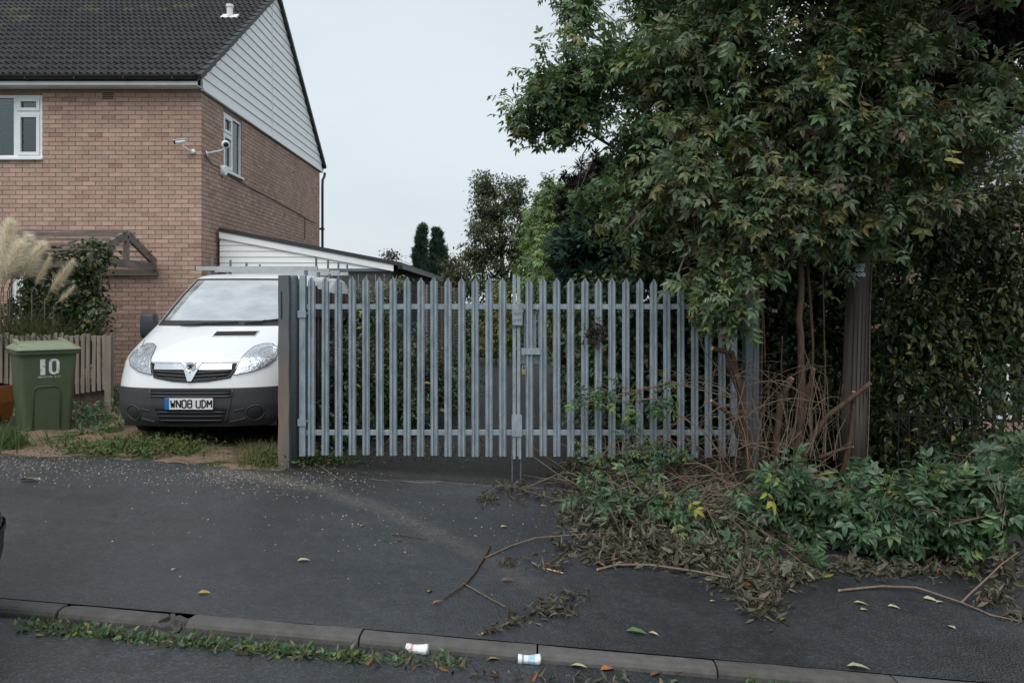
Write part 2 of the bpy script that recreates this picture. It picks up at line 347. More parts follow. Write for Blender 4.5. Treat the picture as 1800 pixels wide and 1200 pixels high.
xs_far = [-400, -150, -60, -30, -20]+[x*.5 for x in range(-30, 31)]+[20, 30, 60, 150, 400]
V = []; ys = [-300, -60, -10, 6.9, 7.2, 12, 20, 40, 90, 250, 700]
for x in xs_far:
    for y in ys: V.append((x, y, float(gz(x))-(.35 if y < 7 else .012)))
n = len(ys); F = [(i*n+j, (i+1)*n+j, (i+1)*n+j+1, i*n+j+1) for i in range(len(xs_far)-1) for j in range(n-1)]
me = fast_mesh('ground', np.array(V), [4]*len(F), np.array(F).ravel()); me.materials.append(M['soil']); o = link('ground', me); o['kind'] = 'structure'
xs_n = [-30, -22, -16]+list(np.arange(-12, 12.01, .25))+[16, 22, 30]
KW = .128; RD = .045                             # kerb width, drop to the road
sheet('pavement', xs_n, ky, by, 6, lambda x, y: 0., M['pave'])
sheet('road', xs_n, lambda x: ky(x)-14, lambda x: ky(x)-KW/abs(knor.y)+.01, 6, lambda x, y: -RD+.02*max(0, min(1, (ky(x)-y)/3)), M['road'])
sheet('lane', list(np.arange(-2.2, 1.81, .2)), lambda x: by(x)-.08, lambda x: 24+.3*math.sin(3*x), 10, lambda x, y: -.007+max(0, (y-9))*.004, M['lane'])
sheet('driveway', list(np.arange(-7.4, -2.19, .1)), lambda x: by(x)-.06, lambda x: 13.6, 40,
      lambda x, y: -.006+.016*(math.sin(9*x+2*y)*math.sin(5*y+x)+.6*math.sin(21*x)*math.sin(17*y)), M['dirt'])
# pale worn seam where the lane meets the pavement
M['seam'] = mk('dusty_seam', (.11, .10, .09), .9, .4, 20, .4, 80)
mb = MB(); xs_s = np.arange(-1.75, .75, .06); pr = None
for x in xs_s:
    wd = max(.003, .016+.014*math.sin(5*x)+.01*math.sin(13*x)+rnd.uniform(-.01, .012)); yc = by(x)-.1; z = float(gz(x))+.004
    if pr: mb.add([pr[0], pr[1], (x, yc+wd, z), (x, yc-wd, z)], [(0, 3, 2, 1)])
    pr = ((x, yc-wd, z), (x, yc+wd, z))
o = mb.build('pavement_seam', M['seam']); o['kind'] = 'structure'

# kerb: each stone its own piece
M['kerb'] = mk('kerb_concrete', (.105, .103, .10), .9, .25, 14, .5, 90, tint=True, c2=(.06, .055, .05), c2scale=3, c2lo=.5, c2hi=.72, c2amt=.7, spec=.2)
M['kerb'].node_tree.nodes['Principled BSDF'].inputs['Specular IOR Level'].default_value = .25
kerb = empty('kerb', (KL.x, KL.y, KL.z)); kerb['kind'] = 'structure'
def kp(s, d, z): p = KL+kdir*s+knor*d; return (p.x, p.y, float(gz(p.x))+z)
js = [(G(px, py)-KL).xy.length for px, py in ((128, 1056), (345, 1078), (640, 1105), (945, 1135), (1253, 1157), (1560, 1180))]
while js[0] > -8: js.insert(0, js[0]-.915)
while js[-1] < 14: js.append(js[-1]+.915)
prof = [(.004, -.2), (.004, -.002), (.045, .004), (.095, .002), (.114, -.007), (.125, -.024), (.128, -.2)]
for i in range(len(js)-1):
    a, b_ = js[i]+.004, js[i+1]-.006; dz = rnd.uniform(-.005, .004); mb = MB(); g = rnd.uniform(.85, 1.15); mb.cur = (g, g*.99, g*.97)
    broken = abs(js[i+1]-(G(345, 1078)-KL).xy.length) < .01
    if broken: b_ -= .14
    sec = []
    for k in range(7):
        s_ = a+(b_-a)*k/6; wob = rnd.uniform(-.004, .004)
        sec.append([kp(s_+(rnd.uniform(-.01, .03) if (k in (0, 6) and broken) else 0), d+(wob if d > .1 else 0), z+dz+wob*.5) for d, z in prof])
    n = len(prof); mb.add([p for q in sec for p in q], [(k*n+j, k*n+j+1, (k+1)*n+j+1, (k+1)*n+j) for k in range(6) for j in range(n-1)]+[tuple(range(n)), tuple(6*n+j for j in range(n))[::-1]])
    mb.build('kerb_stone', M['kerb'], kerb)
    if broken:                                    # crumbled end
        mb = MB(); mb.cur = (.75, .74, .72); sec = [[kp(b_-.03+.18*k/4, d, min(z, -.012)-.012*(k % 2)+rnd.uniform(-.008, .006)) for d, z in prof] for k in range(5)]
        mb.add([p for q in sec for p in q], [(k*n+j, k*n+j+1, (k+1)*n+j+1, (k+1)*n+j) for k in range(4) for j in range(n-1)]); mb.build('kerb_fragment', M['kerb'], kerb)
        for q in range(9):
            s_ = b_+.01+rnd.uniform(0, .11); d = rnd.uniform(.02, .13); r = rnd.uniform(.015, .04); mb = MB(); mb.cur = (.8, .78, .75)
            c0 = Vector(kp(s_, d, -.035+rnd.uniform(-.01, .012)))
            vv = [c0+Vector((rnd.uniform(-r, r), rnd.uniform(-r, r), rnd.uniform(-.2, 1)*r)) for _ in range(9)]
            bm = bmesh.new(); [bm.verts.new(v) for v in vv]; bmesh.ops.convex_hull(bm, input=bm.verts); bm.verts.ensure_lookup_table()
            bm.verts.index_update(); used = [v for v in bm.verts if v.link_faces]; ix = {v: k for k, v in enumerate(used)}
            mb.add([v.co for v in used], [tuple(ix[v] for v in f.verts) for f in bm.faces]); bm.free()
            mb.build('kerb_fragment', M['kerb'], kerb)

# ================================================================ brick house with white gable
HX, HY0, HY1, HXL = -5.266, 13.5, 21.8, -12.6         # right wall plane, front, back, far left end
HZ0 = .1; EAVE = EYE+3.62; RY = 17.65; APEX = EYE+6.88; TANP = (6.88-3.62-.15)/(4.15+.28)
house = empty('brick_house', ((HX+HXL)/2, (HY0+HY1)/2, HZ0), 'two storey brick house with dark tiled roof and white clad gable', 'house')
HL = wloc(house)
FW = (-9.8, -7.965, EYE+2.45, EYE+3.52)               # front window x0 x1 z0 z1
GW = (-8.5, -7.70, HZ0+.2, HZ0+2.2)                   # front door behind the pampas grass
SW = (14.54, 15.52, EYE+2.42, EYE+3.50)               # side window y0 y1 z0 z1
mb = MB(); ym = HY0+.012
def wall_with_holes(mb, a0, a1, z0, z1, holes, put):
    cuts = sorted({a0, a1, *[h[0] for h in holes], *[h[1] for h in holes]})
    for p, q in zip(cuts[:-1], cuts[1:]):
        hs = sorted([(h[2], h[3]) for h in holes if h[0] <= p+1e-6 and h[1] >= q-1e-6]); z = z0
        for u, v in hs:
            if u > z: put(p, q, z, u)
            z = v
        if z < z1: put(p, q, z, z1)
wall_with_holes(mb, HXL, HX-.25, HZ0-.3, EAVE, [FW, GW], lambda p, q, u, v: mb.box((p, ym, u), (q, ym+.25, v)))
wall_with_holes(mb, ym, HY1, HZ0-.3, EAVE, [SW], lambda p, q, u, v: mb.box((HX-.25, p, u), (HX-.012, q, v)))
mb.box((HXL, HY1-.25, HZ0-.3), (HX-.25, HY1, EAVE)); mb.box((HXL, ym+.25, HZ0-.3), (HXL+.25, HY1-.25, EAVE))
wall = mb.build('wall', M['mortar'], house)
def brick_tint():
    r = rnd.random(); k = rnd.uniform(.87, 1.10)
    c = (.47, .325, .258) if r < .66 else (.44, .295, .235) if r < .86 else (.42, .305, .25) if r < .96 else (.39, .245, .205)
    return tuple(x*k for x in c)
BW, BH, CO, BT = .215, .0655, .075, .03
def brick_box(mb, front, a, b_, z):
    j = rnd.uniform(-.0025, .0025); e = .0015
    if front: mb.box((a, HY0+j, z), (b_, HY0+BT, z+BH))
    else: mb.box((HX-BT, a, z), (HX+j, b_, z+BH))
variants = []
for k in range(14):
    q = MB(); q.cur = brick_tint(); q.box((0, 0, 0), (BW, BT-.002, BH)); variants.append(q.mesh('brick', M['brick']))
rest = MB(); single = []
nrow = int((EAVE-HZ0+.3)/CO)
for r in range(nrow):
    z = HZ0-.3+.005+r*CO
    # front: from the corner leftwards
    x = HX; first = True
    while x > HXL:
        L = (BW if r % 2 == 0 else .1025) if first else BW; first = False
        a, b_ = x-L, x; x = a-.010
        segs = [(a, b_)]
        for h in (FW, GW):
            if h[2]-.03 < z+BH/2 < h[3]+.03:
                ns = []
                for u, v in segs:
                    if v <= h[0] or u >= h[1]: ns.append((u, v)); continue
                    if u < h[0]-.02: ns.append((u, h[0]))
                    if v > h[1]+.02: ns.append((h[1], v))
                segs = ns
        for u, v in segs:
            pxx = CX+FPX*u/HY0; pyy = HY-(z-EYE)*FPX/HY0
            if abs(v-u-BW) < 1e-4 and pxx > 78 and 168 < pyy < 345 and len(single) < 300: single.append((u, HY0+rnd.uniform(-.0025, .0025), z))
            else: rest.cur = brick_tint(); brick_box(rest, True, u, v, z)
    y = HY0+BT+.001 if r % 2 == 0 else HY0+BT+.001; first = True
    while y < HY1:
        L = (.1025-BT if r % 2 == 0 else BW-BT) if first else BW; first = False
        a, b_ = y, min(y+L, HY1); y = b_+.010
        segs = [(a, b_)]
        if SW[2]-.03 < z+BH/2 < SW[3]+.03:
            segs = [s for s in ((a, min(b_, SW[0])), (max(a, SW[1]), b_)) if s[1]-s[0] > .02]
        for u, v in segs:
            rest.cur = brick_tint(); brick_box(rest, False, u, v, z)
for u, y, z in single: link('brick', rnd.choice(variants), wall, Vector((u, y, z))-HL)
o = rest.build('brick_courses', M['brick'], wall); o['kind'] = 'stuff'

# fascia, gutter, cladding
zf = EAVE
mb = MB(); mb.box((HXL, HY0-.26, zf), (HX+.03, HY0-.235, zf+.09)); mb.box((HXL, HY0-.235, zf), (HX+.02, HY0+.02, zf+.012)); mb.build('fascia', M['upvc'], house)
mb = MB(); gp = [(HY0-.318+.055*math.cos(a), zf+.145+.062*math.sin(a)) for a in np.linspace(math.pi, 2*math.pi, 7)]
gp = gp+[(y+(.006 if y < HY0-.318 else -.006), z+.004) for y, z in gp[::-1]]
mb.prism([(y, z) for y, z in gp], 'x', HXL, HX+.04); gut = mb.build('gutter', M['blackplastic'], house)
for k in range(8):
    x = HX-.35-k*.81; mb = MB(); mb.box((x, HY0-.38, zf+.075), (x+.03, HY0-.262, zf+.10)); mb.build('gutter_bracket', M['blackplastic'], gut)
def rake_z(y): return APEX-.03-abs(y-RY)*TANP
joint_y = 17.35; h = .185; z = EAVE; clad = empty('gable_cladding', (0, 0, 0)); clad.parent = house; clad.location = Vector((HX, RY, EAVE))-HL
# cladding boards, clipped to the rake, two lengths per course
def span(zz):
    k = (APEX-.05-zz)/TANP; return RY-k, RY+k
while z < APEX-.2:
    z1 = z+h; (a0, b0), (a1, b1) = span(z), span(z1)
    a0 = max(a0, HY0-.05); b0 = min(b0, HY1+.05); a1 = max(a1, HY0-.05); b1 = min(b1, HY1+.05)
    if b1-a1 < .05: break
    for u0, u1, v0, v1 in ((a0, a1, joint_y-.012, joint_y-.012), (joint_y+.012, joint_y+.012, b0, b1)):
        if v0-u0 < .03: continue
        if u1 > v1: u1 = v1 = min(max(u1, u0), v0)
        x0, x1 = HX+.052, HX+.034; g = HX+.005
        mb = MB()
        mb.add([(x0,u0,z),(x0,v0,z),(x1,v1,z1-.008),(x1,u1,z1-.008),(g,u0,z),(g,v0,z),(g,v1,z1-.008),(g,u1,z1-.008)],
               [(0,1,2,3),(7,6,5,4),(0,4,5,1),(1,5,6,2),(2,6,7,3),(3,7,4,0)])
        mb.build('plank', M['clad'], clad)
    z = z1
mb = MB(); mb.prism([(HY0-.04, EAVE), (HY1+.04, EAVE), (HY1+.04, rake_z(HY1+.04)-.03), (RY, APEX-.08), (HY0-.04, rake_z(HY0-.04)-.03)], 'x', HX-.02, HX+.004); mb.build('gable_backing', M['trim'], clad)
mb = MB(); mb.box((HX-.0, HY0-.03, EAVE-.03), (HX+.058, HY1+.05, EAVE-.004)); mb.build('cladding_base_trim', M['clad'], clad)
mb = MB(); mb.beam((HX+.045, joint_y, EAVE), (HX+.045, joint_y, rake_z(joint_y)-.1), .02, .024, (1, 0, 0)); mb.build('cladding_joint_strip', M['clad'], clad)

# roof
pitch = math.atan(TANP); ey0 = HY0-.30; ez0 = APEX-(RY-ey0)*TANP
roof = empty('roof', (0, 0, 0)); roof.parent = house; roof.location = Vector(((HX+HXL)/2, RY, EAVE))-HL
mb = MB(); d = Vector((0, math.cos(pitch), math.sin(pitch))); nrm = Vector((0, -math.sin(pitch), math.cos(pitch)))
A = Vector((0, ey0+.03, ez0-.03)); B = Vector((0, RY, APEX))
mb.prism([(A.y, A.z), (B.y, B.z), (2*RY-A.y, A.z), (2*RY-A.y, A.z-.05), (RY, APEX-.07), (A.y, A.z-.05)], 'x', HXL, HX+.05); mb.build('roof_slab', M['trim'], roof)
gauge, tw, tl = .268, .232, .33
def tile_mesh(tintc):
    q = MB(); q.cur = tintc; n = 12; top = []; bot = []
    for k in range(n+1):
        x = tw*k/n; ph = (k/n*2) % 1
        hgt = .034*max(0, math.sin(math.pi*min(1, ph/.62)))**.8 if ph < .62 else 0
        top.append((x, hgt))
    vs = [(x, 0, h_+.036) for x, h_ in top]+[(x, tl, h_+.006) for x, h_ in top]+[(x, 0, h_+.004) for x, h_ in top]
    m_ = n+1; q.add(vs, [(k, k+1, m_+k+1, m_+k) for k in range(n)]+[(2*m_+k, 2*m_+k+1, k+1, k) for k in range(n)])
    return q.mesh('tile', M['tile'], smooth=False)
greys = [(.024, .025, .028), (.029, .029, .031), (.020, .021, .024), (.034, .034, .035), (.026, .027, .030), (.023, .023, .024)]
tm = [tile_mesh(c) for c in greys]; moss = [tile_mesh(c) for c in ((.06, .06, .03), (.075, .07, .03), (.05, .05, .035))]
ntile = 0; rt = MB(); rows = int((RY-ey0)/math.cos(pitch)/gauge)
o_rest = []
for r in range(rows):
    base = Vector((0, ey0, ez0))+d*(r*gauge)
    for cidx in range(int((HX+.06-HXL)/tw)):
        x = HX+.06-(cidx+1)*tw; c = base+Vector((x, 0, 0)); yy = HY-(c.z-EYE)*FPX/c.y; xx = CX+FPX*(x+tw)/c.y
        vis = xx > 0 and yy > -25
        mossy = (yy < 26 and xx < 340 and rnd.random() < .6-.012*max(0, yy)) or (yy < 60 and xx < 60 and rnd.random() < .3)
        me = rnd.choice(moss if mossy else tm)
        if vis and ntile < 300:
            o = link('tile', me, roof, c-wloc(roof), (pitch+rnd.uniform(-.012, .012), 0, rnd.uniform(-.006, .006))); ntile += 1
        else: o_rest.append((me, c))
Vs, Ls, Ps, Ts = [], [], [], []; off = 0; rotm = np.array(Matrix.Rotation(pitch, 3, 'X'))
for me, c in o_rest:
    v = np.zeros(len(me.vertices)*3, np.float32); me.vertices.foreach_get('co', v); v = v.reshape(-1, 3)@rotm.T+np.array(c)
    l = np.zeros(len(me.loops), np.int32); me.loops.foreach_get('vertex_index', l); Vs.append(v); Ls.append(l+off); Ps.append(np.full(len(me.polygons), 4)); off += len(v)
    Ts.append(np.full((len(v), 3), .034))
if Vs:
    me = fast_mesh('tile_courses', np.concatenate(Vs)-np.array(wloc(roof)), np.concatenate(Ps), np.concatenate(Ls), np.concatenate(Ts)); me.materials.append(M['tile'])
    o = link('tile_courses', me, roof); o['kind'] = 'stuff'
# verge edges, stepped like the tile ends
for s in (-1, 1):
    mb = MB(); k = 0; Lr = (RY-ey0)/math.cos(pitch)
    mb.cur = (.045, .045, .048)
    while k*gauge < Lr:
        y = ey0+k*gauge*math.cos(pitch); z = ez0+k*gauge*math.sin(pitch)
        if s > 0: y = 2*RY-y
        p = Vector((HX+.085, y, z-.02)); q = p+Vector((0, -s*gauge*math.cos(pitch), gauge*math.sin(pitch)))
        mb.beam(p+nrm*.012*rnd.uniform(.5, 1), q+Vector((0, 0, -.01)), .07, .085); k += 1
    mb.build('verge', M['tile'], roof)
mb = MB()
for k in range(20): mb.cur = rnd.choice(greys); mb.tube([(HX+.1-k*.42, RY, APEX+.0), (HX+.1-k*.42-.44, RY, APEX+.0)], .11, 10)
o = mb.build('ridge', M['tile'], roof); o['kind'] = 'stuff'
# vent on the roof
c = P(404, 14, 15.9); c = Vector((c.x, c.y, ez0+(c.y-ey0)*math.tan(pitch)+.03))
mb = MB(); mb.beam(c+Vector((-.16, 0, .03)), c+Vector((.16, 0, .03)), .22, .03, tuple(nrm)); mb.lathe([(.06, 0), (.06, .19), (.075, .19), (.075, .24), (.03, .25)], c+Vector((0, 0, .02)), n=12); mb.build('roof_vent', M['upvc'], roof)

# windows
def bar(mb, a, b): mb.box(a, b)
def window(parent, frontal, a0, a1, z0, z1, plan, name='window', lit=False):
    """frontal: in the plane y=HY0; else plane x=HX. plan(put): frame bars in (a,z)"""
    wn = empty(name, (0, 0, 0)); wn.parent = parent
    c = Vector(((a0+a1)/2, HY0, z0)) if frontal else Vector((HX, (a0+a1)/2, z0)); wn.location = c-wloc(parent)
    def B(mb, p, q, u, v, d0, d1):
        if frontal: mb.box((p, HY0+d0, u), (q, HY0+d1, v))
        else: mb.box((HX-d1, p, u), (HX-d0, q, v))
    fr = MB(); f = .05
    B(fr, a0, a0+f, z0, z1, .02, .09); B(fr, a1-f, a1, z0, z1, .02, .09); B(fr, a0+f, a1-f, z0, z0+f, .02, .09); B(fr, a0+f, a1-f, z1-f, z1, .02, .09)
    for p, q, u, v in plan['bars']: B(fr, p, q, u, v, .024, .085)
    fr.build('frame', M['upvc'], wn, bevel=.004)
    for p, q, u, v in plan['sashes']:
        s = MB(); e = .055
        B(s, p, p+e, u, v, .008, .07); B(s, q-e, q, u, v, .008, .07); B(s, p+e, q-e, u, u+e, .008, .07); B(s, p+e, q-e, v-e, v, .008, .07)
        so = s.build('sash', M['upvc'], wn, bevel=.004); g = MB(); B(g, p+e, q-e, u+e, v-e, .05, .054); g.build('pane', M['glass'], so)
    for p, q, u, v in plan['panes']:
        g = MB(); B(g, p, q, u, v, .05, .056); g.build('pane', M['glass'], wn)
    s = MB(); B(s, a0-.02, a1+.02, z0-.035, z0+.004, -.05, .06); s.build('sill', M['upvc'], wn, bevel=.005)
    return wn, B
sx = (-9.8, -8.45, -7.965); z0, z1 = FW[2], FW[3]
fwin, B = window(house, True, FW[0], FW[1], z0, z1, dict(bars=[(-8.46, -8.395, z0+.05, z1-.05), (-8.395, -8.015, EYE+3.20, EYE+3.25), (-9.2, -9.14, z0+.05, z1-.05)],
     sashes=[(-8.393, -8.017, z0+.052, EYE+3.198), (-8.393, -8.017, EYE+3.252, z1-.052)], panes=[(-9.14, -8.46, z0+.05, z1-.05), (-9.75, -9.2, z0+.05, z1-.05)]))
mb = MB()
for k in range(38): mb.beam((-9.75, HY0+.20, z0+.03+k*.027), (-8.02, HY0+.20, z0+.03+k*.027), .022, .003, (0, .4, 1))
M['blind'] = mk('blind_slat', (.10, .095, .07), .7, .1, 10); o = mb.build('venetian_blind', M['blind'], fwin); o['kind'] = 'stuff'
mb = MB(); mb.box((-10.2, HY0+.3, z0-.3), (-7.7, HY0+.32, z1+.2)); mb.build('room_backing', M['darkgap'], fwin)
y0, y1, z0, z1 = SW; ymid = y0+.52*(y1-y0)
swin, B = window(house, False, y0, y1, z0, z1, dict(bars=[(ymid-.03, ymid+.03, z0+.05, z1-.05), (y0+.05, ymid-.03, z1-.40, z1-.36)],
     sashes=[(y0+.052, ymid-.032, z0+.052, z1-.402), (y0+.052, ymid-.032, z1-.358, z1-.052)], panes=[(ymid+.03, y1-.05, z0+.05, z1-.05)]))
M['obscure'] = mk('net_curtain', (.42, .48, .49), .7, .08, 8)
mb = MB(); mb.box((HX-.16, y0-.02, z0), (HX-.15, y1+.02, z1)); mb.build('net_curtain', M['obscure'], swin)
mb = MB(); mb.box((HX-.5, y0-.3, z0-.2), (HX-.48, y1+.3, z1+.2)); mb.build('room_backing', M['cabin'], swin)
# door behind the pampas
dr = empty('front_door', (0, 0, 0)); dr.parent = house; dr.location = Vector((-8.1, HY0, HZ0+.2))-HL
mb = MB(); mb.box((-8.5, HY0+.05, HZ0+.2), (-8.43, HY0+.12, HZ0+2.2)); mb.box((-7.77, HY0+.05, HZ0+.2), (-7.70, HY0+.12, HZ0+2.2)); mb.box((-8.43, HY0+.05, HZ0+2.13), (-7.77, HY0+.12, HZ0+2.2)); mb.build('frame', M['upvc'], dr)
mb = MB(); mb.box((-8.43, HY0+.07, HZ0+.2), (-7.77, HY0+.11, HZ0+1.15)); mb.box((-8.43, HY0+.07, HZ0+1.15), (-8.33, HY0+.11, HZ0+2.13)); mb.box((-7.87, HY0+.07, HZ0+1.15), (-7.77, HY0+.11, HZ0+2.13)); mb.build('door_leaf', M['upvc'], dr)
mb = MB(); mb.box((-8.33, HY0+.085, HZ0+1.15), (-7.87, HY0+.09, HZ0+2.13)); mb.build('pane', M['glass'], dr)
mb = MB(); mb.box((-8.6, HY0+.27, HZ0), (-7.6, HY0+.28, HZ0+2.4)); mb.build('hall_backing', M['darkgap'], dr)
# air brick, cable, downpipe
c = P(190, 169, HY0); av = empty('air_brick', (0, 0, 0)); av.parent = house; av.location = Vector((c.x, HY0, c.z))-HL
M['terracotta'] = mk('air_brick_clay', (.40, .25, .17), .85, .15, 20)
mb = MB(); x0, z0 = c.x-.108, c.z-.07
mb.box((x0, HY0-.008, z0), (x0+.216, HY0+.02, z0+.018)); mb.box((x0, HY0-.008, z0+.13), (x0+.216, HY0+.02, z0+.148)); mb.box((x0, HY0-.008, z0+.018), (x0+.016, HY0+.02, z0+.13)); mb.box((x0+.2, HY0-.008, z0+.018), (x0+.216, HY0+.02, z0+.13))
for k in range(3): mb.box((x0+.016, HY0-.006, z0+.038+k*.03), (x0+.2, HY0+.02, z0+.05+k*.03))
mb.build('grille', M['terracotta'], av); mb = MB(); mb.box((x0+.01, HY0-.004, z0+.01), (x0+.206, HY0-.0035, z0+.14)); mb.build('air_brick_hole', M['darkgap'], av)
def SP(px, py, out=.015):                         # pixel on the side wall
    Y = HX*FPX/(px-CX); return Vector((HX+out, Y, EYE-(py-HY)/FPX*Y))
mb = MB(); mb.tube([SP(x, y) for x, y in ((391, 290), (394, 303), (404, 310), (430, 325), (470, 346), (500, 362), (533, 381), (535, 384), (535, 420))], .010, 6); mb.build('cable', M['blackplastic'], house)
mb = MB(); mb.tube([SP(x, y) for x, y in ((535, 383), (545, 388), (556, 393))], .008, 6); mb.build('cable', M['blackplastic'], house)
mb = MB(); y_ = HY1+.07; mb.tube([(HX+.06, HY1+.35, EAVE-.02), (HX+.06, HY1+.3, EAVE-.12), (HX+.06, HY1+.1, EAVE-.25), (HX+.06, y_, EAVE-.4), (HX+.06, y_, .2)], .036, 10); dpipe = mb.build('downpipe', M['blackplastic'], house)
mb = MB(); mb.box((HX-.02, HY1+.0, EYE+2.0), (HX+.11, HY1+.12, EYE+2.05)); mb.build('pipe_clip', M['blackplastic'], dpipe)
mb = MB(); mb.box((HXL, HY1+.06, EAVE-.02), (HX+.03, HY1+.30, EAVE+.1)); mb.build('rear_fascia', M['upvc'], house)

# security cameras and their cable box (fixed to the wall, each liftable)
def cctv(c, arm, head, look, label, dome=False):
    e = empty('security_camera', c, label, 'camera', 'security cameras on the house corner')
    mb = MB(); mb.lathe([(.045, 0), (.045, .02), (.025, .04)], c, tuple((Vector(arm[1])-Vector(arm[0])).normalized()), 12); mb.build('mount', M['upvc'], e)
    mb = MB(); mb.tube(arm, .013, 8); mb.build('arm', M['upvc'], e)
    h_ = Vector(head); l = Vector(look).normalized()
    mb = MB()
    if dome: mb.lathe([(.055, -.03), (.07, 0), (.068, .03), (.05, .06), (.0, .075)], h_, tuple(-l), 14)
    else: mb.lathe([(.03, -.08), (.036, -.07), (.036, .07), (.033, .08)], h_, tuple(l), 14); mb.beam(h_-l*.09+Vector((0, 0, .04)), h_+l*.12+Vector((0, 0, .04)), .08, .010)
    hd = mb.build('housing', M['upvc'], e, smooth=False)
    mb = MB(); mb.lathe([(.042 if dome else .03, 0), (.035 if dome else .026, .012), (.01, .02)], h_+l*(.03 if dome else .081), tuple(l), 12); mb.build('lens', M['darkgap'], hd)
w0 = P(340, 267, HY0); cctv(w0, [w0, w0+Vector((-.05, -.11, .02)), w0+Vector((-.12, -.20, .08))], w0+Vector((-.14, -.22, .125)), (-.75, -.6, -.25), 'white bullet security camera on the front brick wall at the corner')
w1 = SP(361, 270, 0); cctv(w1, [w1, w1+Vector((.28, -.02, .05)), w1+Vector((.34, -.03, .09))], w1+Vector((.36, -.03, .15)), (.5, -.8, -.35), 'white dome security camera on an arm beside the small side window', True)
c = SP(390, 300, 0); bx = empty('cable_box', c, 'small grey cable box under the corner of the side window', 'box')
mb = MB(); mb.lathe([(.10, 0), (.10, .06), (.085, .075)], c, (1, 0, 0), 14); mb.build('cover', M['clad'], bx)
mb = MB(); mb.tube([SP(340, 264, .03), SP(352, 263, .03), SP(357, 265, .03), SP(362, 278), SP(372, 289), SP(384, 294), SP(390, 300)][2:], .008, 6); mb.build('camera_cable', M['blackplastic'], bx)

# ================================================================ lean-to garage
LY = 14.18; ls = FPX/LY; x0, x1 = HX+.06, (690-CX)/ls; zt0, zt1 = EYE+(HY-402)/ls, EYE+(HY-460)/ls; LYB = 22.5
lt = empty('lean_to_garage', ((x0+x1)/2, LY, float(gz(-3.6))), 'lean-to garage with white clad front and dark timber side beside the house', 'garage')
def top(x): return zt0+(zt1-zt0)*(x-x0)/(x1-x0)
mb = MB(); mb.add([(x0, LY-.03, top(x0)-.17), (x1+.02, LY-.03, top(x1)-.17), (x1+.02, LY-.03, top(x1+.02)), (x0, LY-.03, top(x0)), (x0, LY, top(x0)-.17), (x1+.02, LY, top(x1)-.17), (x1+.02, LY, top(x1+.02)), (x0, LY, top(x0))],
      [(0,1,2,3),(7,6,5,4),(0,4,5,1),(1,5,6,2),(2,6,7,3),(3,7,4,0)]); mb.build('bargeboard', M['clad'], lt)
z = EYE+(HY-472)/ls; zb = z
while z < zt0-.15:
    z1 = z+.104; xr0 = x0+(top(x0)-.16-z)/((zt0-zt1)/(x1-x0)); xr1 = x0+(top(x0)-.16-z1)/((zt0-zt1)/(x1-x0))
    xr0 = min(xr0, x1); xr1 = min(max(xr1, x0+.01), x1)
    if xr0 < x0+.05: break
    mb = MB(); mb.add([(x0, LY+.0, z), (xr0, LY+.0, z), (xr1, LY+.012, z1-.006), (x0, LY+.012, z1-.006), (x0, LY+.03, z), (xr0, LY+.03, z), (xr1, LY+.03, z1-.006), (x0, LY+.03, z1-.006)],
      [(0,1,2,3),(7,6,5,4),(0,4,5,1),(1,5,6,2),(2,6,7,3),(3,7,4,0)]); mb.build('plank', M['clad'], lt); z = z1
mb = MB(); mb.add([(x0, LY+.035, zb-.1), (x1, LY+.035, zb-.1), (x1, LY+.035, zt1-.05), (x0, LY+.035, zt0-.05)], [(0, 1, 2, 3)]); mb.build('front_backing', M['trim'], lt)
zgl = float(gz(-3))-.2
M['shedwall'] = mk('stained_shed_timber', (.085, .078, .075), .9, .35, 5, .3, 40, stretch=(1, .2, 3), spec=.15)
nb = 20
for k in range(nb):
    a = x0+(x1-x0)*k/nb; b_ = x0+(x1-x0)*(k+1)/nb-.008; mb = MB(); mb.box((a, LY+.04, zgl), (b_, LY+.07, zb)); mb.build('board', M['shedwall'], lt)
mb = MB(); mb.box((x0, LY+.0, zb-.05), (x1+.01, LY+.038, zb-.004)); mb.build('lower_trim', M['galv_d'], lt)
k = 0; z = zgl
while z < zt1-.1:                                      # side wall: weatherboards
    mb = MB(); mb.add([(x1+.012, LY+.04, z), (x1+.012, LYB, z), (x1, LYB, z+.168), (x1, LY+.04, z+.168), (x1-.03, LY+.04, z), (x1-.03, LYB, z), (x1-.03, LYB, z+.168), (x1-.03, LY+.04, z+.168)],
       [(0,1,2,3),(7,6,5,4),(0,4,5,1),(1,5,6,2),(2,6,7,3),(3,7,4,0)]); mb.build('weatherboard', M['shedwall'], lt); z += .17
mb = MB(); mb.prism([(x0-.0, zt0+.02), (x1+.16, top(x1+.16)+.02), (x1+.16, top(x1+.16)-.05), (x0, zt0-.05)], 'y', LY-.05, LYB); mb.build('roof', M['trim'], lt)
mb = MB(); mb.box((x1+.10, LY-.04, zt1-.13), (x1+.19, LYB, zt1-.06)); mb.build('gutter', M['blackplastic'], lt)
# second shed farther down the lane
sh = empty('far_shed', (-2.9, 27, -.1), 'low dark shed with a pale felt roof behind the garage', 'shed')
mb = MB()
for k in range(12): mb.box((-2.2, 23.2+k*.55, -.3), (-2.16, 23.2+k*.55+.53, 2.15))
mb.box((-3.7, 23.2, -.3), (-2.2, 23.24, 2.15)); o = mb.build('wall', M['shedwall'], sh); o['kind'] = 'stuff'
mb = MB(); mb.prism([(-3.8, 2.5), (-2.0, 2.18), (-2.0, 2.13), (-3.8, 2.45)], 'y', 23.0, 30); mb.build('roof', M['cabin'], sh)

